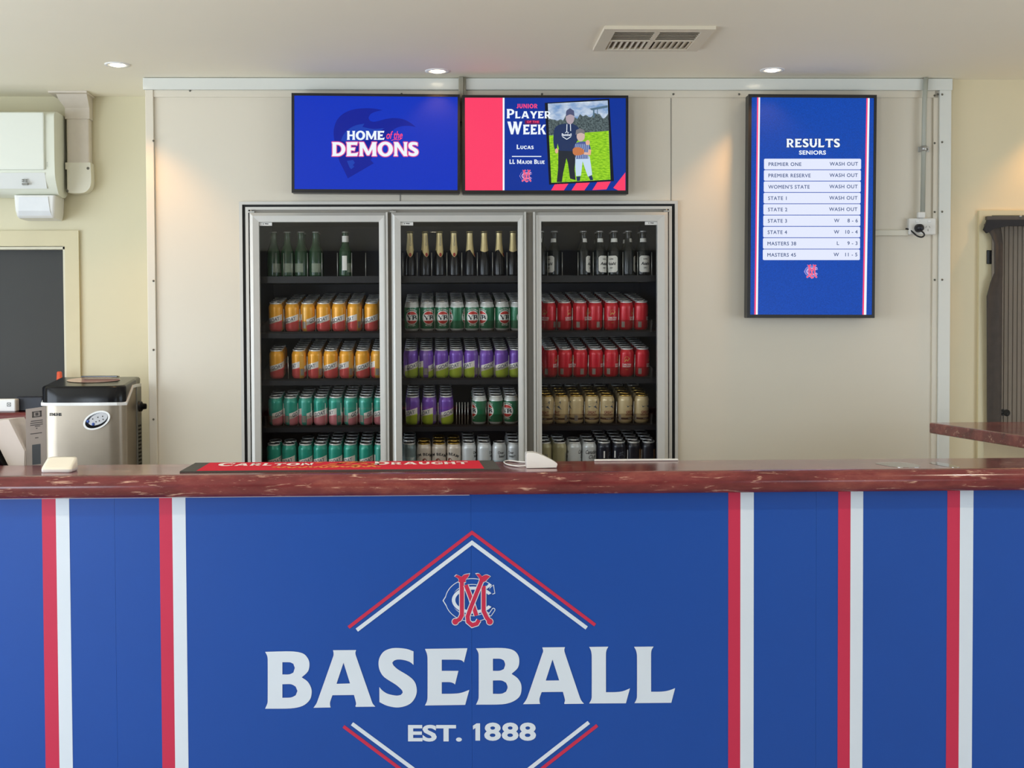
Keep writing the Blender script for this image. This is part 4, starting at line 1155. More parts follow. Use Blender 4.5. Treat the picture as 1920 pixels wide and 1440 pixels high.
rows = [('PREMIER ONE', 'WASH OUT', 1), ('PREMIER RESERVE', 'WASH OUT', 1), ("WOMEN'S STATE", 'WASH OUT', 1), ('STATE 1', 'WASH OUT', 1), ('STATE 2', 'WASH OUT', 1),
        ('STATE 3', 'W', '8 - 6'), ('STATE 4', 'W', '10 - 4'), ('MASTERS 38', 'L', '9 - 3'), ('MASTERS 45', 'W', '11 - 5')]
LILAC = emat('screen_pale_lilac', (228, 234, 254)); SLATE = emat('screen_slate_text', (84, 100, 140))
for k, (a, bb, sc) in enumerate(rows):
    y = 308-.2+k*21.25
    xl_, xr_ = 1432.6-k*.28, 1614.6-k*.28
    bx_ = s3.put('result_row', rrect(xl_, y-10.2, xr_, y+9.8, 2.4), LILAC, 1, cid, 'pale row '+a)
    wl = bounds(text(a, .0, 1.12)); hgt = 6.6; kk = hgt/(bounds(text('STATE', .0, 1.12))[3]-bounds(text('STATE', .0, 1.12))[1])
    sh = text(a, .0, 1.12); sc_ = kk*.98
    parts = [([(xl_+8.6+(p[0]-bounds(sh)[0])*sc_, y+hgt/2-p[1]*kk) for p in sh[0]], sh[1])]
    def right(s_, xr):
        sh = text(s_, .0, 1.12); c = bounds(sh)[2]
        return ([(xr-(c-p[0])*sc_, y+hgt/2-.6-p[1]*kk) for p in sh[0]], sh[1])
    if sc == 1: parts.append(right(bb, xr_-6))
    else: parts.append(right(bb, xr_-39.5)); parts.append(right(sc, xr_-5))
    for p_ in parts: s3.put('lettering', dil(p_, .2, 6), SLATE, 2, cid)
screen_emblem(s3, 1520.6, 509, .0395, [emat('screen_lilac', (238, 190, 232)), emat('screen_emblem_blue', (90, 120, 205)), ER], cid)

# ---- power outlet with plug, conduit, cable duct, pole between the screens
oy = -.03
a, c = UY(1704, 440, oy), UY(1755, 409, oy)
t = thing('power_outlet', 'white double power outlet on the wall right of the tall screen', 'outlet', ((a.x+c.x)/2, 0, a.z))
MB().box(a.x, c.x, oy, -.0105, a.z, c.z, .005, seg=3).build('face_plate', WHITEP, t)
MB().box(a.x+.001, c.x-.001, -.0105, 0, a.z+.001, c.z-.001).build('mounting_block', WHITEP, t)
for px in (1720, 1742):
    p = UY(px, 415, oy); MB().box(p.x-.008, p.x+.008, oy-.004, oy+.001, p.z-.004, p.z+.005, .002).build('switch', WHITEG, t)
b = MB()
for (px, py, r_) in ((1736.5, 425.5, .5), (1743, 425.5, -.5), (1740, 431.5, 0)):
    p = UY(px, py, oy); dx, dz = .0045*sin(r_), .0045*cos(r_)
    b.add([(p.x-dx-.0009, oy-.0004, p.z-dz), (p.x-dx+.0009, oy-.0004, p.z-dz), (p.x+dx+.0009, oy-.0004, p.z+dz), (p.x+dx-.0009, oy-.0004, p.z+dz)], [(0, 1, 2, 3)])
b.build('socket_slots', GAP, t)
pc = UY(1722, 428, oy)
t2_ = thing('power_plug', 'black power plug with curled lead in the white outlet', 'plug', (pc.x, oy, pc.z))
MB().lathe([(0, -.036), (.010, -.035), (.0165, -.026), (.018, -.012), (.019, -.002), (.019, .0)], (pc.x, oy-.0005, pc.z), 20, axis='y').build('plug_body', mat('black_plug', (22, 24, 34), .4), t2_)
cp_ = [UY(px, py, yy) for px, py, yy in ((1724, 431, oy-.03), (1731, 436, oy-.03), (1733, 441, oy-.028), (1728, 444.5, oy-.024), (1719, 442, oy-.018), (1710, 434, -.03), (1704, 430, -.024), (1698, 429, -.022))]
MB().tube(curve_pts(cp_), .0036).build('lead', BLACK, t2_)
q0 = UY(1735, 278, -.022)
tp_ = UY(1735, 160, -.034).x
t = thing('conduit_pipe', 'pale grey conduit pipe running down from the ceiling to the power outlet', 'pipe', (q0.x, 0, c.z))
x_ = UY(1730.5, 280, -.034).x
MB().tube([(x_+.012, -.034, CEIL-.001), (x_+.006, -.034, (CEIL+c.z)/2+.2), (x_, -.0335, c.z+.02)], .0105, 14).build('pipe', mat('grey_conduit', (176, 178, 166), .4, vary=.02), t)
zz = UY(1722, 410, -.03).z
MB().box(UY(1719.5, 405, -.03).x, UY(1733, 405, -.03).x, -.0465, -.022, c.z-.0, UY(1726, 398, -.03).z, .004).build('adaptor', WHITEP, t)
b = MB()
zs_ = UY(1735, 279, -.03).z
b.lathe([(.0112, -.012), (.0125, -.012), (.0125, .012), (.0112, .012)], (x_+.0052, -.034, zs_), 16, axis='z')
b.box(x_+.014, x_+.036, -.012, -.0085, zs_-.012, zs_+.012, .003); b.box(x_-.014, x_-.004, -.013, -.0085, zs_-.012, zs_+.012, .003)
b.box(x_-.010, x_+.020, -.030, -.010, zs_-.011, zs_+.011)
sd = b.build('saddle_clip', STEEL, t)
MB().lathe([(0, -.006), (.005, -.005), (.006, 0)], (x_+.025, -.012, zs_), 12, axis='y').build('screw', SCREW, sd)
a2, c2_ = UY(1630, 442, -.016), UY(1703.5, 431, -.016)
b = MB().box(a2.x, c2_.x, -.018, 0, a2.z, c2_.z, .003)
tag(b.build('cable_duct', mat('pale_duct', (226, 222, 206), .4, vary=.01)), 'flat white cable duct running from the tall screen to the power outlet', 'duct')
a3, c3_ = UY(858.5, 178, -.03), UY(871.5, 150, -.03)
b = MB().box(a3.x+.003, c3_.x-.006, -.045, -.0225, s1.c.z+.1, CEIL-.0005, .003)
b.tube([(c3_.x-.002, -.034, CEIL-.001), (c3_.x-.002, -.034, s1.c.z+.1)], .007, 10)
tag(b.build('cable_pole', mat('grey_duct', (150, 146, 130), .45, vary=.02)), 'narrow grey cable riser above the gap between the two wide screens', 'pole')

# ================================================================== glass-door fridge
YD = -.032
def XD(px, y=640): return UY(px, y, YD).x
def ZD(py): return UY(860, py, YD).z
fr = thing('display_fridge', 'tall three-door glass drinks fridge with silver frames built into the wall', 'fridge', ((fx0+fx1)/2, .35, 0))
FB0 = .06
def ringbox(b, x0, x1, z0, z1, w, y0, y1, wt=None):
    wt = wt or w
    b.box(x0, x0+w, y0, y1, z0, z1); b.box(x1-w, x1, y0, y1, z0, z1); b.box(x0+w, x1-w, y0, y1, z1-wt, z1); b.box(x0+w, x1-w, y0, y1, z0, z0+wt)
P_ = .00236
b = MB(); ringbox(b, fx0-.003, fx1+.003, FB0, fz1+.003, .013, -.012, .0); tag(b.build('outer_trim', ALU, fr), 'outer silver trim')
b = MB(); ringbox(b, fx0+.010, fx1-.010, FB0, fz1-.010, .014, -.002, .02); b.build('gap_shade', GAP, fr)  # near-black ring painted as the shade in the gap between trims
b = MB(); ringbox(b, fx0+.024, fx1-.024, FB0+.01, fz1-.021, .013, -.014, .03, .012); b.build('inner_trim', ALU, fr)
cx0, cx1, cz1 = fx0+.03, fx1-.03, fz1-.035
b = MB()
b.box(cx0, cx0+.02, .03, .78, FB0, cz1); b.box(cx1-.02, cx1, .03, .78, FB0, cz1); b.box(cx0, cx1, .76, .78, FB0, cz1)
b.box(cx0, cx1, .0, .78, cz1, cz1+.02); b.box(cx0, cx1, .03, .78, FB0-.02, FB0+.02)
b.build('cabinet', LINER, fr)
doors = [(470, 728.5, 487.5, 712), (735, 987, 752.5, 972), (1000.5, 1253, 1015.5, 1233)]
dz1, gz1, dz0 = ZD(398), ZD(415.5), .16
b = MB()
for (px0, px1) in ((728.5, 735), (987, 1000.5)):
    b.box(XD(px0)-.004, XD(px1)+.004, -.006, .05, FB0+.03, dz1-.0045)
b.box(XD(469), XD(1254), -.006, .03, dz1-.004, fz1-.033)
b.build('mullion', ALUD, fr)
hb = MB()
dnames = ('left', 'middle', 'right')
for i, (a, bb, c, d) in enumerate(doors):
    xa, xb, xc, xd = XD(a), XD(bb), XD(c), XD(d)
    b = MB(); zg0 = dz0+.04
    def mit(pts):
        # mitred bar: outer edge lower, inner edge raised
        (o1, o2, i2, i1) = pts
        v = [(o1[0], YD+.006, o1[1]), (o2[0], YD+.006, o2[1]), (i2[0], YD, i2[1]), (i1[0], YD, i1[1]),
             (o1[0], .0, o1[1]), (o2[0], .0, o2[1]), (i2[0], .0, i2[1]), (i1[0], .0, i1[1])]
        m = [((o1[0]*.65+i1[0]*.35), YD-.004, (o1[1]*.65+i1[1]*.35)), ((o2[0]*.65+i2[0]*.35), YD-.004, (o2[1]*.65+i2[1]*.35))]
        v += m
        b.add(v, [(0, 1, 9, 8), (8, 9, 2, 3), (0, 4, 5, 1), (3, 2, 6, 7), (4, 7, 6, 5), (0, 8, 3, 7, 4), (1, 5, 6, 2, 9)])
    mit(((xa, dz0), (xa, dz1), (xc, gz1), (xc, zg0))); mit(((xb, dz1), (xb, dz0), (xd, zg0), (xd, gz1)))
    mit(((xa, dz1), (xb, dz1), (xd, gz1), (xc, gz1))); mit(((xb, dz0), (xa, dz0), (xc, zg0), (xd, zg0)))
    hs = xb if i < 2 else xa          # pull lip on the opening side
    sg_ = -1 if i < 2 else 1
    b.box(hs, hs+sg_*.008, YD-.008, YD+.004, dz0, dz1); b.box(hs+sg_*.014, hs+sg_*.019, YD-.006, YD+.002, dz0, dz1-.014)
    dr = tag(b.build('door', ALU, fr), dnames[i]+' silver door')
    MB().box(xc-.003, xd+.003, YD+.010, YD+.014, zg0-.003, gz1+.003).build('door_glass', DOORGLASS, dr)
    sx = XD(488) if i == 0 else (XD(752.5) if i == 1 else XD(1210))
    st = MB().box(sx, sx+.055, YD+.0085, YD+.0098, gz1-.0155, gz1-.001).build('sticker', WHITEP, dr)
    bb_ = MB()
    for (u, w_) in ((.016, .003), (.024, .006), (.031, .004), (.036, .003)): bb_.shape(rect(sx+u, gz1-.010+(.001 if w_ > .004 else 0), sx+u+w_, gz1-.005), lambda u_, v_: (u_, YD+.0083, v_))
    bb_.build('sticker_print', mat('dark_print', (50, 48, 46), .5), dr)
    hx_ = xa+.006 if i < 2 else xb-.006
    hg = MB().box(hx_-.012, hx_+.014, YD+.008, -.006, dz1+.001, dz1+.007); hg.lathe([(0, 0), (.004, 0), (.004, .016), (0, .016)], (hx_, -.02, dz1-.002), 10)
    hg.build('hinge', STEEL, dr)

# shelves: five levels in three bays
TILT = radians(8.2)
YC = .075                                 # front of the front cans
bays = [(cx0+.022, XD(731)-.006), (XD(731)+.006, XD(994)-.006), (XD(994)+.006, cx1-.022)]
def frontz(py): return UY(860, py, YC).z
levels = [(frontz(519), 0.0), (frontz(621.5), TILT), (frontz(709.5), TILT), (frontz(797), TILT), (frontz(885), TILT)]
def onshelf(lv, x, d, h=0.0):
    """point on shelf level lv, d metres back from the front line, h above it"""
    z, tl = levels[lv]
    return Vector((x, YC+d*cos(tl)-h*sin(tl), z+d*sin(tl)+h*cos(tl)))
cols = {  # can centre pixels, kind letters, spin (degrees) and how many stand in the column
 (1, 0): ([517.7, 548.4, 577.3, 607, 636, 665, 697], 'ggggggg', [-12, -14, 62, -12, -16, -48, -12], [4, 6, 6, 7, 7, 7, 6]),
 (2, 0): ([519, 561, 591, 620.6, 650, 680, 709], 'ggggggg', [8, -62, -40, -4, -50, 10, 85], [3, 6, 6, 6, 5, 7, 6]),
 (3, 0): ([517, 544, 571, 594.5, 624, 653, 683, 711], 'tttttttt', [45, 62, 80, -6, -60, 50, 56, -10], [3, 3, 4, 5, 6, 6, 6, 6]),
 (4, 0): ([514, 542, 573, 600, 629, 657, 686.5, 713], 'tttttttt', [18, -14, 12, -10, 0, -30, 8, 60], [2, 2, 3, 4, 5, 5, 5, 5]),
 (1, 1): ([772.4, 801, 829, 857, 885, 913, 942, 968], 'vvvvvvvv', [0, 14, 6, 92, 6, -52, 20, 46], [6, 7, 7, 7, 7, 7, 7, 7]),
 (2, 1): ([770.6, 799.5, 827.5, 854.5, 882.5, 912, 940, 966.5], 'pppppppp', [12, 85, 20, -24, -44, 22, 14, -16], [6, 7, 7, 7, 7, 7, 7, 7]),
 (3, 1): ([774, 805, 836.5, 899, 930, 957], 'pppvvv', [-30, -40, 24, -72, -74, -38], [5, 5, 5, 4, 4, 4]),
 (4, 1): ([767, 792, 820, 848, 879, 908, 936, 963], 'sjjjoooo', [30, 4, -8, -34, 60, 64, 12, -30], [4, 2, 3, 3, 4, 3, 1, 4]),
 (1, 2): ([1029, 1058, 1087.5, 1116, 1146, 1173, 1201], 'rrrrrrr', [-40, 40, 70, -70, 4, 60, 75], [6, 7, 7, 7, 7, 7, 6]),
 (2, 2): ([1031.5, 1059.5, 1088, 1117, 1146, 1175, 1204], 'rrrrrrr', [55, 60, 100, 70, 62, -6, 66], [7, 7, 7, 7, 7, 7, 7]),
 (3, 2): ([1025, 1051, 1080, 1110, 1138, 1172, 1203], 'nnnnnnn', [-24, -55, 84, -6, 8, 38, 26], [5, 5, 5, 6, 5, 6, 6]),
 (4, 2): ([1021, 1043, 1071, 1099, 1127, 1154, 1183, 1209], 'mmcckkyy', [10, 60, 70, 8, 50, 16, 70, 60], [3, 3, 2, 3, 5, 5, 5, 5])}
ndiv = 0
for lv in range(5):
    z, tl = levels[lv]
    for k, (x0, x1) in enumerate(bays):
        D = .50
        b = MB()
        q = [onshelf(lv, 0, -.010, .004), onshelf(lv, 0, -.010, -.026), onshelf(lv, 0, -.004, -.026), onshelf(lv, 0, -.004, -.006), onshelf(lv, 0, D, -.006), onshelf(lv, 0, D, 0), onshelf(lv, 0, -.004, 0), onshelf(lv, 0, -.004, .004)]
        b.prism([(p.y, p.z) for p in q], x0, x1)
        sh = b.build('shelf', SHELFM, fr)
        bk = MB()
        for xx in (x0+.006, x1-.014): bk.box(xx, xx+.010, YC-.02, YC-.012, z-.020, z-.006, .002)
        bk.build('shelf_bracket', STEEL, sh)
        if lv > 0:
            q0, q1 = onshelf(lv, 0, -.0135, -.004), onshelf(lv, 0, -.0135, .050)
            bq = MB().add([(x0+.004, q0.y, q0.z), (x1-.004, q0.y, q0.z), (x1-.004, q1.y, q1.z), (x0+.004, q1.y, q1.z), (x0+.004, q0.y+.002, q0.z), (x1-.004, q0.y+.002, q0.z), (x1-.004, q1.y+.002, q1.z), (x0+.004, q1.y+.002, q1.z)],
                          [(0, 1, 2, 3), (4, 5, 6, 7), (0, 1, 5, 4), (1, 2, 6, 5), (2, 3, 7, 6), (3, 0, 4, 7)])
            tag(bq.build('front_strip', STRIPCLEAR, sh), 'clear front strip')
        if lv == 0: divs = [[518.5, 533, 548.5, 577.5, 604.5, 633.5, 660.5, 686.5], [756, 783, 810, 838.5, 866.5, 895.5, 924, 951], [1027, 1054.5, 1084, 1112.5, 1140.5, 1168, 1195.5, 1222]][k]
        elif lv < 4:
            pcs = cols[(lv, k)][0]; divs = [(pcs[j]+pcs[j+1])/2 for j in range(len(pcs)-1)]
            if lv == 3 and k == 1: divs = [760, 789.5, 820.5, 855, 860.5, 865.5, 871, 876.5, 884, 914.5, 944]
        else: divs = []
        hgt = .108 if lv == 0 else .104
        for px in divs:
            x = UY(px, 600, YC).x
            pts_ = [onshelf(lv, x, -.0018, -.002), onshelf(lv, x, -.0018, hgt)]
            MB().tube(pts_, .0013, 6).build('divider', WIRE, sh); ndiv += 1

# ------------------------------------------------------------------ cans
CR = .033
BODY_P = [(0, .004), (.021, .003), (.0235, 0), (.026, .0008), (.0300, .006), (.0326, .011), (CR, .016), (CR, .104), (.0326, .109), (.0305, .115), (.0276, .121), (.0266, .1235)]
LID_P = [(.0266, .1235), (.0278, .1265), (.0278, .1295), (.0268, .1303), (.0255, .1295), (.0245, .1262), (.0235, .1258), (0, .1262)]
def wrapfn(R, a0=0.0, z0=0.0):
    return lambda u, v: (R*sin(a0+u/R), -R*cos(a0+u/R), z0+v)
def arctext(s, r, h, mid, bold=.02, flip=False):
    sh = text(s, bold, 1.1); a, b_, c, d = bounds(sh); k = h/(d-b_)
    out = []
    for p in sh[0]:
        x = (p[0]-(a+c)/2)*k; y = (p[1]-b_)*k
        if not flip: th = x/r; rr = r+y; out.append((rr*sin(th), rr*cos(th)))
        else: th = x/r; rr = r-y; out.append((rr*sin(th), -rr*cos(th)))
    return (out, sh[1])
def canmat(name, fn, metal=.2, rough=.32):
    m = bpy.data.materials.new(name); m.use_nodes = True
    t = NT(m); x, y, z = t.xyz()
    a = t.m('ARCTAN2', x, t.m('MULTIPLY', y, -1.0))
    u = t.m('MULTIPLY', a, CR)
    us = t.m('WRAP', u, pi*CR/2, -pi*CR/2)
    col = fn(t, u, us, z)
    t.put(t.b.inputs['Base Color'], col)
    t.b.inputs['Metallic'].default_value = metal; t.b.inputs['Roughness'].default_value = rough
    t.b.inputs['Coat Weight'].default_value = .3
    _mats[name] = m
    return m
def between(t, v, lo, hi): return t.m('MULTIPLY', t.m('GREATER_THAN', v, lo), t.m('LESS_THAN', v, hi))
def goat(top, bot):
    def fn(t, u, us, z):
        zc = t.m('SUBTRACT', z, t.m('MULTIPLY', us, .29))
        c = t.mix(t.m('LESS_THAN', zc, .068), lin(top), lin((236, 228, 218)))
        c = t.mix(t.m('LESS_THAN', zc, .041), c, lin(bot))
        au = t.m('ABSOLUTE', us)
        c = t.mix(t.m('GREATER_THAN', au, .040), c, lin(tuple(int(q*.8+40) for q in top)))
        bar_ = t.m('MULTIPLY', t.m('GREATER_THAN', au, .0435), between(t, z, .016, .046))
        stripe = t.m('GREATER_THAN', t.m('FRACT', t.m('MULTIPLY', z, 260.0)), .5)
        c = t.mix(bar_, c, t.mix(stripe, lin((226, 222, 214)), lin((120, 112, 108))))
        return c
    return fn
def plain(base, bands=(), barcode=True):
    def fn(t, u, us, z):
        c = lin(base)
        for (lo, hi, rgb) in bands: c = t.mix(between(t, z, lo, hi), c, lin(rgb))
        if barcode:
            au = t.m('ABSOLUTE', us)
            bar_ = t.m('MULTIPLY', t.m('GREATER_THAN', au, .044), between(t, z, .014, .040))
            stripe = t.m('GREATER_THAN', t.m('FRACT', t.m('MULTIPLY', us, 420.0)), .5)
            c = t.mix(bar_, c, t.mix(stripe, lin((206, 200, 190)), lin((110, 104, 100))))
        return c
    return fn
def vbf(t, u, us, z):
    dz = t.m('SUBTRACT', z, .062)
    d = t.m('SQRT', t.m('ADD', t.m('MULTIPLY', us, us), t.m('MULTIPLY', dz, dz)))
    c = t.mix(t.m('LESS_THAN', d, .0305), lin((28, 112, 74)), lin((232, 232, 224)))
    seg = t.m('MULTIPLY', t.m('LESS_THAN', d, .0275), t.m('GREATER_THAN', t.m('ABSOLUTE', dz), .0135))
    c = t.mix(seg, c, lin((200, 58, 48)))
    rim = t.m('MAXIMUM', t.m('LESS_THAN', z, .012), t.m('GREATER_THAN', z, .107))
    c = t.mix(rim, c, lin((214, 216, 212)))
    return c
INK = mat('can_black_ink', (26, 28, 34), .5, vary=0); INKG = mat('can_gold_ink', (206, 152, 84), .35, .4, vary=0); INKW = mat('can_white_ink', (238, 236, 230), .45, vary=0)
INKR = mat('can_brown_ink', (132, 66, 52), .5, vary=0); INKS = mat('can_grey_ink', (96, 104, 116), .5, vary=0); INKD = mat('can_slate_ink', (58, 74, 92), .5, vary=0)
def faces(*items):
    """printed artwork on both faces of a can: items of (shape, material index)"""
    b = MB()
    for a0 in (0, pi):
        f = wrapfn(CR+.00035, a0)
        for sh, mi in items: b.shape(sh, f, mi)
    return b
def tx(s, w, h, cx, cz, bold=.02, sh=0.0, sl=0.0):
    q = fit(slant(text(s, bold), sl), cx-w/2, cz-h/2, cx+w/2, cz+h/2)
    return shear(q, sh)
marlin = smooth([(-.024, .058), (-.012, .078), (-.016, .084), (.000, .094), (.014, .098), (.019, .108), (.020, .092), (.014, .082), (.024, .062), (.012, .072), (.000, .080), (-.004, .078), (.012, .064), (-.002, .070), (-.010, .074)], 50, 2)
seal = lambda cx, cz, r: disc(cx, cz, r, r, 20)
KINDS = {
 'g': ('orange and coral can', canmat('can_orange', goat((244, 170, 40), (242, 98, 98))), faces((tx('GOAT', .052, .0165, 0, .0545, .024, .29), 0)), [INKS]),
 't': ('teal and pink can', canmat('can_teal', goat((36, 158, 136), (246, 156, 168))), faces((tx('GOAT', .052, .0165, 0, .0545, .024, .29), 0)), [INKS]),
 'p': ('purple and lime can', canmat('can_purple', goat((118, 72, 176), (196, 222, 70))), faces((tx('GOAT', .052, .0165, 0, .0545, .024, .29), 0)), [INKS]),
 'v': ('green round-badge can', canmat('can_green', vbf), faces((fit(text('VB', .03, .95), -.0245, .051, .0245, .073), 0), (([(p[0], p[1]+.062) for p in arctext('VICTORIA', .0325, .0075, 0)[0]], arctext('VICTORIA', .0325, .0075, 0)[1]), 1),
             (([(p[0], p[1]+.062) for p in arctext('BITTER', .0395, .0075, 0, flip=True)[0]], arctext('BITTER', .0395, .0075, 0, flip=True)[1]), 1)), [INK, INKW]),
 'r': ('red gold-printed can', canmat('can_red', plain((204, 16, 38))), faces((tx('CARLTON', .042, .008, 0, .058, .02), 1), (tx('DRAUGHT', .040, .0072, 0, .0485, .02), 1), (stroke([(-.010, .070), (-.002, .080), (.004, .074), (.012, .086)], .004), 0), (ring(0, .083, .011, .011, .0016, .0016, 20, 240, 16), 0),
                                                                                (tx('cold', .012, .004, 0, .036, .03), 0)), [INKG, INKW]),
 'n': ('beige marlin can', canmat('can_beige', plain((212, 190, 144), ((.019, .028, (92, 64, 54)),))), faces((poly2([(x*1.25, (z-.058)*.9+.062) for x, z in marlin]), 0), (tx('GREAT', .042, .0125, 0, .053, .035), 1), (tx('NORTHERN', .046, .0075, 0, .041, .03), 1), (tx('Original', .022, .0042, 0, .0235, .02), 2)), [INKD, INKR, INKW]),
 'j': ('white arched-lettering can', canmat('can_white_bourbon', plain((226, 214, 200), ((.0, .045, (206, 192, 176)),))), faces((([(p[0], p[1]+.009) for p in arctext('JIM BEAM', .062, .0165, 0, .03)[0]], arctext('JIM BEAM', .062, .0165, 0, .03)[1]), 0), (seal(0, .052, .0105), 1), (rect(-.005, .038, .005, .050), 1)), [INK, INKR]),
 'o': ('pale blue-white can', canmat('can_pale_blue', plain((222, 226, 228), ((.0, .050, (176, 198, 208)),))), faces((tx('Over', .028, .013, .0, .086, .02), 0), (tx('beer?', .030, .013, .006, .070, .02), 0), (rect(-.022, .030, -.006, .046), 1), (rect(.008, .020, .022, .046), 2)), [INK, INKW, INKS]),
 's': ('grey-blue can', canmat('can_greyblue', plain((122, 142, 146), ((.02, .07, (142, 166, 172)),))), faces((tx('DRY', .02, .012, 0, .06, .03), 0)), [INKW]),
 'm': ('pale olive can', canmat('can_olive', plain((178, 172, 134), ((.0, .03, (110, 134, 96)),))), faces((rect(-.006, .035, -.003, .080), 0), (rect(.002, .040, .005, .078), 0)), [INKS]),
 'c': ('white script can', canmat('can_white_script', plain((218, 222, 222))), faces((tx('Canadian', .056, .018, .004, .086, .012, 0, .35), 0), (tx('Club', .034, .018, .008, .064, .012, 0, .35), 0)), [INK]),
 'k': ('black can', canmat('can_black', plain((24, 28, 42))), faces((tx('Jack', .022, .010, 0, .082, .02, .25), 0), (ring(0, .062, .014, .012, .002, .002, 0, 360, 20), 0), (rect(-.034, .058, -.028, .090), 1)), [INKS, INKW]),
 'y': ('black and gold can', canmat('can_black_gold', plain((28, 30, 40), ((.0, .018, (190, 160, 70)),))), faces((rect(-.014, .020, -.002, .096), 0), (ring(.014, .055, .009, .009, .003, .003, 0, 360, 18), 0), (rect(.026, .050, .032, .092), 1)), [INKG, INKW]),
}
body_mb = MB().lathe(BODY_P, seg=28)
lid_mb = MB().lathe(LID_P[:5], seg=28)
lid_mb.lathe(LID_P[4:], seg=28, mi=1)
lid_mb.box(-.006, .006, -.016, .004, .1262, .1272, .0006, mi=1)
protos = {}
def proto(kind):
    if kind in protos: return protos[kind]
    desc, bm_, art, inks = KINDS[kind]
    r = bpy.data.objects.new('drink_can', None); r.empty_display_size = .02
    bo = MB(); bo.v, bo.f, bo.mi, bo.sm = list(body_mb.v), list(body_mb.f), list(body_mb.mi), list(body_mb.sm)
    b1 = bo.build('body', bm_, r, local=True)
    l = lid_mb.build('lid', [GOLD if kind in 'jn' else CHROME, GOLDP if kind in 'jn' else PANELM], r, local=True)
    a = art.build('label_print', inks, r, local=True)
    protos[kind] = (r, b1, l, a)
    return protos[kind]
ORD = ['first', 'second', 'third', 'fourth', 'fifth', 'sixth', 'seventh', 'eighth']
SHN = {1: 'top can shelf', 2: 'second can shelf', 3: 'third can shelf', 4: 'lowest can shelf'}
spots_ = []
for (lv, k), (pxs, kinds, spins, deps) in cols.items():
    ymid = {1: 600, 2: 690, 3: 775, 4: 850}[lv]
    xs_ = [UY(px, ymid, YC+.02).x for px in pxs]
    xs_[0] = max(xs_[0], bays[k][0]+.034)
    for j in range(1, len(xs_)): xs_[j] = max(xs_[j], xs_[j-1]+.0672)
    xs_[-1] = min(xs_[-1], bays[k][1]-.034)
    for j in range(len(xs_)-2, -1, -1): xs_[j] = min(xs_[j], xs_[j+1]-.0672)
    for j, x in enumerate(xs_):
        for dpt in range(deps[j]):
            spots_.append((dpt, lv, k, j, x, kinds[j], spins[j]))
# bay limits: shift columns that would pass through the bay walls
spots_.sort(key=lambda s: (s[0], -s[1], s[2], s[3]))
rg = random.Random(11)
stuff = MB(); stuff_m = []; stuff_i = {}
for n_, (dpt, lv, k, j, x, kd, spin) in enumerate(spots_):
    z, tl = levels[lv]
    loc = onshelf(lv, x+(rg.uniform(-.0002, .0002) if dpt else 0), CR+.001+dpt*.0672, .0006)
    sp_ = radians(spin if dpt == 0 else rg.uniform(-180, 180))
    R = Matrix.Rotation(tl, 4, 'X') @ Matrix.Rotation(sp_, 4, 'Z')
    desc = KINDS[kd][0]
    if n_ < 300:
        pr = proto(kd)
        r = pr[0].copy(); COL.objects.link(r)
        r.location = loc; r.rotation_euler = R.to_euler()
        if dpt == 0: lab = f"{desc}, {ORD[j]} from left at front of {SHN[lv]}, {dnames[k]} door"
        else: lab = f"{desc}, {ORD[j]} column from left, {ORD[dpt]} row back, {SHN[lv]}, {dnames[k]} door"
        tag(r, lab, 'can', 'drink cans in the glass-door fridge')
        for part in pr[1:3]+((pr[3],) if dpt == 0 else ()):
            c = part.copy(); COL.objects.link(c); c.parent = r
    else:
        M_ = Matrix.Translation(loc) @ R
        for mb_, m_ in ((body_mb, KINDS[kd][1].name), (lid_mb, 'lid')):
            nm = 'plain_'+m_ if m_ != 'lid' else m_
            if nm not in stuff_i:
                stuff_i[nm] = len(stuff_m)
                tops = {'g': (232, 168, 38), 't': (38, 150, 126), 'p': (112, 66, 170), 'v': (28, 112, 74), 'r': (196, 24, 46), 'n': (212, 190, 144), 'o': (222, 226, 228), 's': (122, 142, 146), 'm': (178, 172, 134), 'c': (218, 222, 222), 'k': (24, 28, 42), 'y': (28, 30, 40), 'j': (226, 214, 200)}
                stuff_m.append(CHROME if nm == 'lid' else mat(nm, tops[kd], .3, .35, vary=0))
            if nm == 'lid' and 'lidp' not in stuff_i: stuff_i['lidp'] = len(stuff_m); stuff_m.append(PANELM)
            stuff.add([(M_ @ Vector(v))[:] for v in mb_.v], mb_.f, stuff_i[nm], True)
            if nm == 'lid':
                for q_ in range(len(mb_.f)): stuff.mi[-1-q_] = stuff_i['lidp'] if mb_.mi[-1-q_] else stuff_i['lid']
for pr in protos.values():
    for o in pr: bpy.data.objects.remove(o)
if stuff.v:
    tag(stuff.build('drink_cans', stuff_m), 'rows of drink cans further back on the fridge shelves', 'cans', kind='stuff')

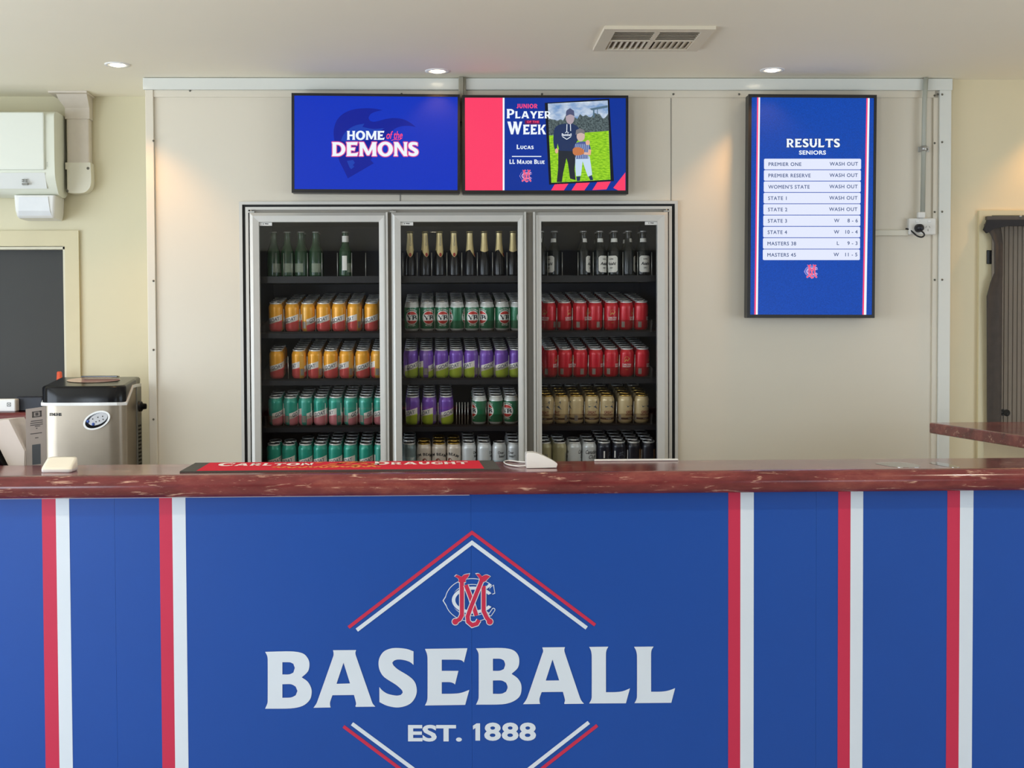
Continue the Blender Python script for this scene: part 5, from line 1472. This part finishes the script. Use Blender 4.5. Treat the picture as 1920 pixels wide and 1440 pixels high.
# ------------------------------------------------------------------ bottles on the top shelf
def bottle_proto(kind):
    r = bpy.data.objects.new('beer_bottle', None); r.empty_display_size = .02
    col = {'a': (36, 66, 42), 'b': (20, 20, 24), 'c': (22, 27, 28)}[kind]
    gm = mat({'a': 'green_bottle_glass', 'b': 'brown_bottle_glass', 'c': 'dark_bottle_glass'}[kind], col, .2, 0, .4, vary=0)
    prof = [(0, .003), (.024, 0), (.0285, .003), (.030, .010), (.030, .108), (.0285, .118), (.022, .134), (.0165, .148), (.0140, .165), (.0130, .190), (.0140, .192), (.0140, .199), (.0125, .201)]
    if kind == 'b': prof = [(0, .003), (.022, 0), (.0255, .003), (.0268, .010), (.0268, .066), (.0255, .080), (.0215, .096), (.0185, .110), (.0160, .130), (.0138, .155), (.0122, .190), (.0132, .192), (.0132, .199), (.0125, .201)]
    MB().lathe(prof, seg=24).build('glass_body', gm, r, local=True)
    capm = mat({'a': 'dull_cap', 'b': 'gold_cap', 'c': 'silver_cap'}[kind], {'a': (150, 152, 146), 'b': (150, 138, 98), 'c': (196, 196, 196)}[kind], .3, .7, vary=0)
    MB().lathe([(.0125, .199), (.0155, .199), (.0155, .203), (.0140, .2055), (0, .206)], seg=20).build('cap', capm, r, local=True)
    def rad(z):
        for (r0, z0), (r1, z1) in zip(prof, prof[1:]):
            if z0 <= z <= z1 and z1 > z0: return r0+(r1-r0)*(z-z0)/(z1-z0)
        return .013
    if kind == 'b':
        b = MB(); n = 36; m = 9; vs = []
        for i in range(n):
            a = 2*pi*i/n; aa = abs((a+pi) % (2*pi)-pi)
            lo = .088+.034*min(1, aa/1.2)**1.3 if aa < 1.2 else .122-.012*(aa-1.2)/(pi-1.2)
            for q_ in range(m):
                z = lo+(.196-lo)*q_/(m-1); R_ = rad(z)+.0006
                vs.append((R_*sin(a), -R_*cos(a), z))
        b.add(vs, [(i*m+q_, ((i+1) % n)*m+q_, ((i+1) % n)*m+q_+1, i*m+q_+1) for i in range(n) for q_ in range(m-1)], 0, True)
        b.build('neck_foil', mat('gold_foil', (226, 206, 150), .35, .35, vary=.05, vscale=60), r, local=True)
        sh = disc(0, .0995, .0075, .0085, 20)
        f = lambda u, v: ((rad(v)+.0014)*sin(u/.028), -(rad(v)+.0014)*cos(u/.028), v)
        MB().shape(sh, f).build('badge', mat('red_badge', (170, 66, 54), .4, vary=0), r, local=True)
        tsh = fit(slant(text('Crown', .01), .25), .140, -.0042, .186, .0042)
        MB().shape(tsh, lambda u, v: ((rad(u)+.0022)*sin(-v/.018), -(rad(u)+.0022)*cos(v/.018), u)).build('lettering', INKS, r, local=True)
    if kind == 'c':
        f = wrapfn(.0305)
        oc_ = [(-.022, .018), (.022, .018), (.029, .026), (.029, .084), (.022, .092), (-.022, .092), (-.029, .084), (-.029, .026)]
        b = MB()
        n = 12
        for i in range(n):
            u0, u1 = -.029+.058*i/n, -.029+.058*(i+1)/n
            e = lambda u: max(0, abs(u)-.022)*1.14
            b.shape(([(u0, .018+e(u0)), (u1, .018+e(u1)), (u1, .092-e(u1)), (u0, .092-e(u0))], [(0, 1, 2, 3)]), f)
        b.build('body_label', mat('cream_label', (232, 230, 220), .5, vary=.02), r, local=True)
        b = MB(); f2 = wrapfn(.0309)
        b.shape(fit(slant(text('Asahi', .03), .2), -.021, .050, .021, .064), f2); b.shape(fit(text('DRY', .02), -.008, .034, .008, .041), f2)
        b.shape(fit(text('SUPER', .02), -.010, .074, .010, .080), f2)
        b.build('lettering', INK, r, local=True)
        b = MB(); f3 = lambda u, v: ((rad(v)+.0008)*sin(u/.0135), -(rad(v)+.0008)*cos(u/.0135), v)
        for i in range(10):
            u0, u1 = -.020+.04*i/10, -.020+.04*(i+1)/10
            b.shape(([(u0, .154), (u1, .154), (u1, .171), (u0, .171)], [(0, 1, 2, 3)]), f3)
        b.build('neck_label', mat('cream_label', (214, 212, 200), .5), r, local=True)
    if kind == 'a':
        f = wrapfn(.0304); b = MB()
        for i in range(8):
            u0, u1 = -.022+.044*i/8, -.022+.044*(i+1)/8
            b.shape(rect(u0, .022, u1, .062), f)
        b.build('body_label', mat('green_grey_label', (128, 138, 118), .5, vary=.15, vscale=200), r, local=True)
    return r
bots = [(0, [513, 537.5, 562, 591.7], 'a', 'green glass bottle', [40, 20, -20, 10], [1, 1, 2, 2]), (0, [647.7], 'w', 'green glass bottle with white neck label', [60], [1]),
        (1, [768.8, 797, 824, 851, 881, 908, 936, 962], 'b', 'dark bottle with gold neck foil', [4, 18, 12, 4, 70, 180, 60, 175], [1]*8),
        (2, [1014, 1037], 'c', 'dark bottle with cream label', [-70, -60], [1, 1]), (2, [1094, 1124.5, 1152, 1178.5, 1206], 'c', 'dark bottle with cream label', [70, 38, -34, 95, 12], [1, 2, 2, 2, 2])]
bp = {k: bottle_proto(k) for k in 'abc'}
idx = {0: 0, 1: 0, 2: 0}
for (k, pxs, kd, desc, spins, deps) in bots:
    lastb = -9
    for j, px in enumerate(pxs):
        x = max(UY(px, 470, YC+.03).x, lastb+.0612, bays[k][0]+.031); lastb = x
        for dpt in range(deps[j]):
            src = bp['a' if kd == 'w' else kd]
            r = src.copy(); COL.objects.link(r)
            r.location = onshelf(0, x+.0005*dpt, .032+dpt*.068, .0005)
            r.rotation_euler = (0, 0, radians(spins[j]+dpt*140))
            lab = f"{desc}, {ORD[idx[k]]} from left on top shelf, {dnames[k]} door"
            if dpt: lab = f"{desc}, rear of {ORD[idx[k]]} column on top shelf, {dnames[k]} door"
            tag(r, lab, 'bottle', 'bottles on the top fridge shelf')
            for ch in src.children:
                c = ch.copy(); COL.objects.link(c); c.parent = r
            if kd == 'w':
                b = MB()
                f3 = lambda u, v: (.0152*sin(u/.0135), -.0152*cos(u/.0135), v)
                for i in range(16):
                    u0, u1 = -.04+.08*i/16, -.04+.08*(i+1)/16
                    b.shape(rect(u0, .155, u1, .185), f3)
                b.build('neck_label', mat('cream_label', (214, 212, 200), .5), r, local=True)
                b = MB(); f = wrapfn(.0306)
                for i in range(6):
                    u0 = -.046+.022*i/6; b.shape(rect(u0, .03, u0+.022/6, .095), f)
                b.build('barcode_label', mat('cream_label', (214, 212, 200), .5), r, local=True)
        idx[k] += 1
for r in bp.values():
    for ch in list(r.children): bpy.data.objects.remove(ch)
    bpy.data.objects.remove(r)
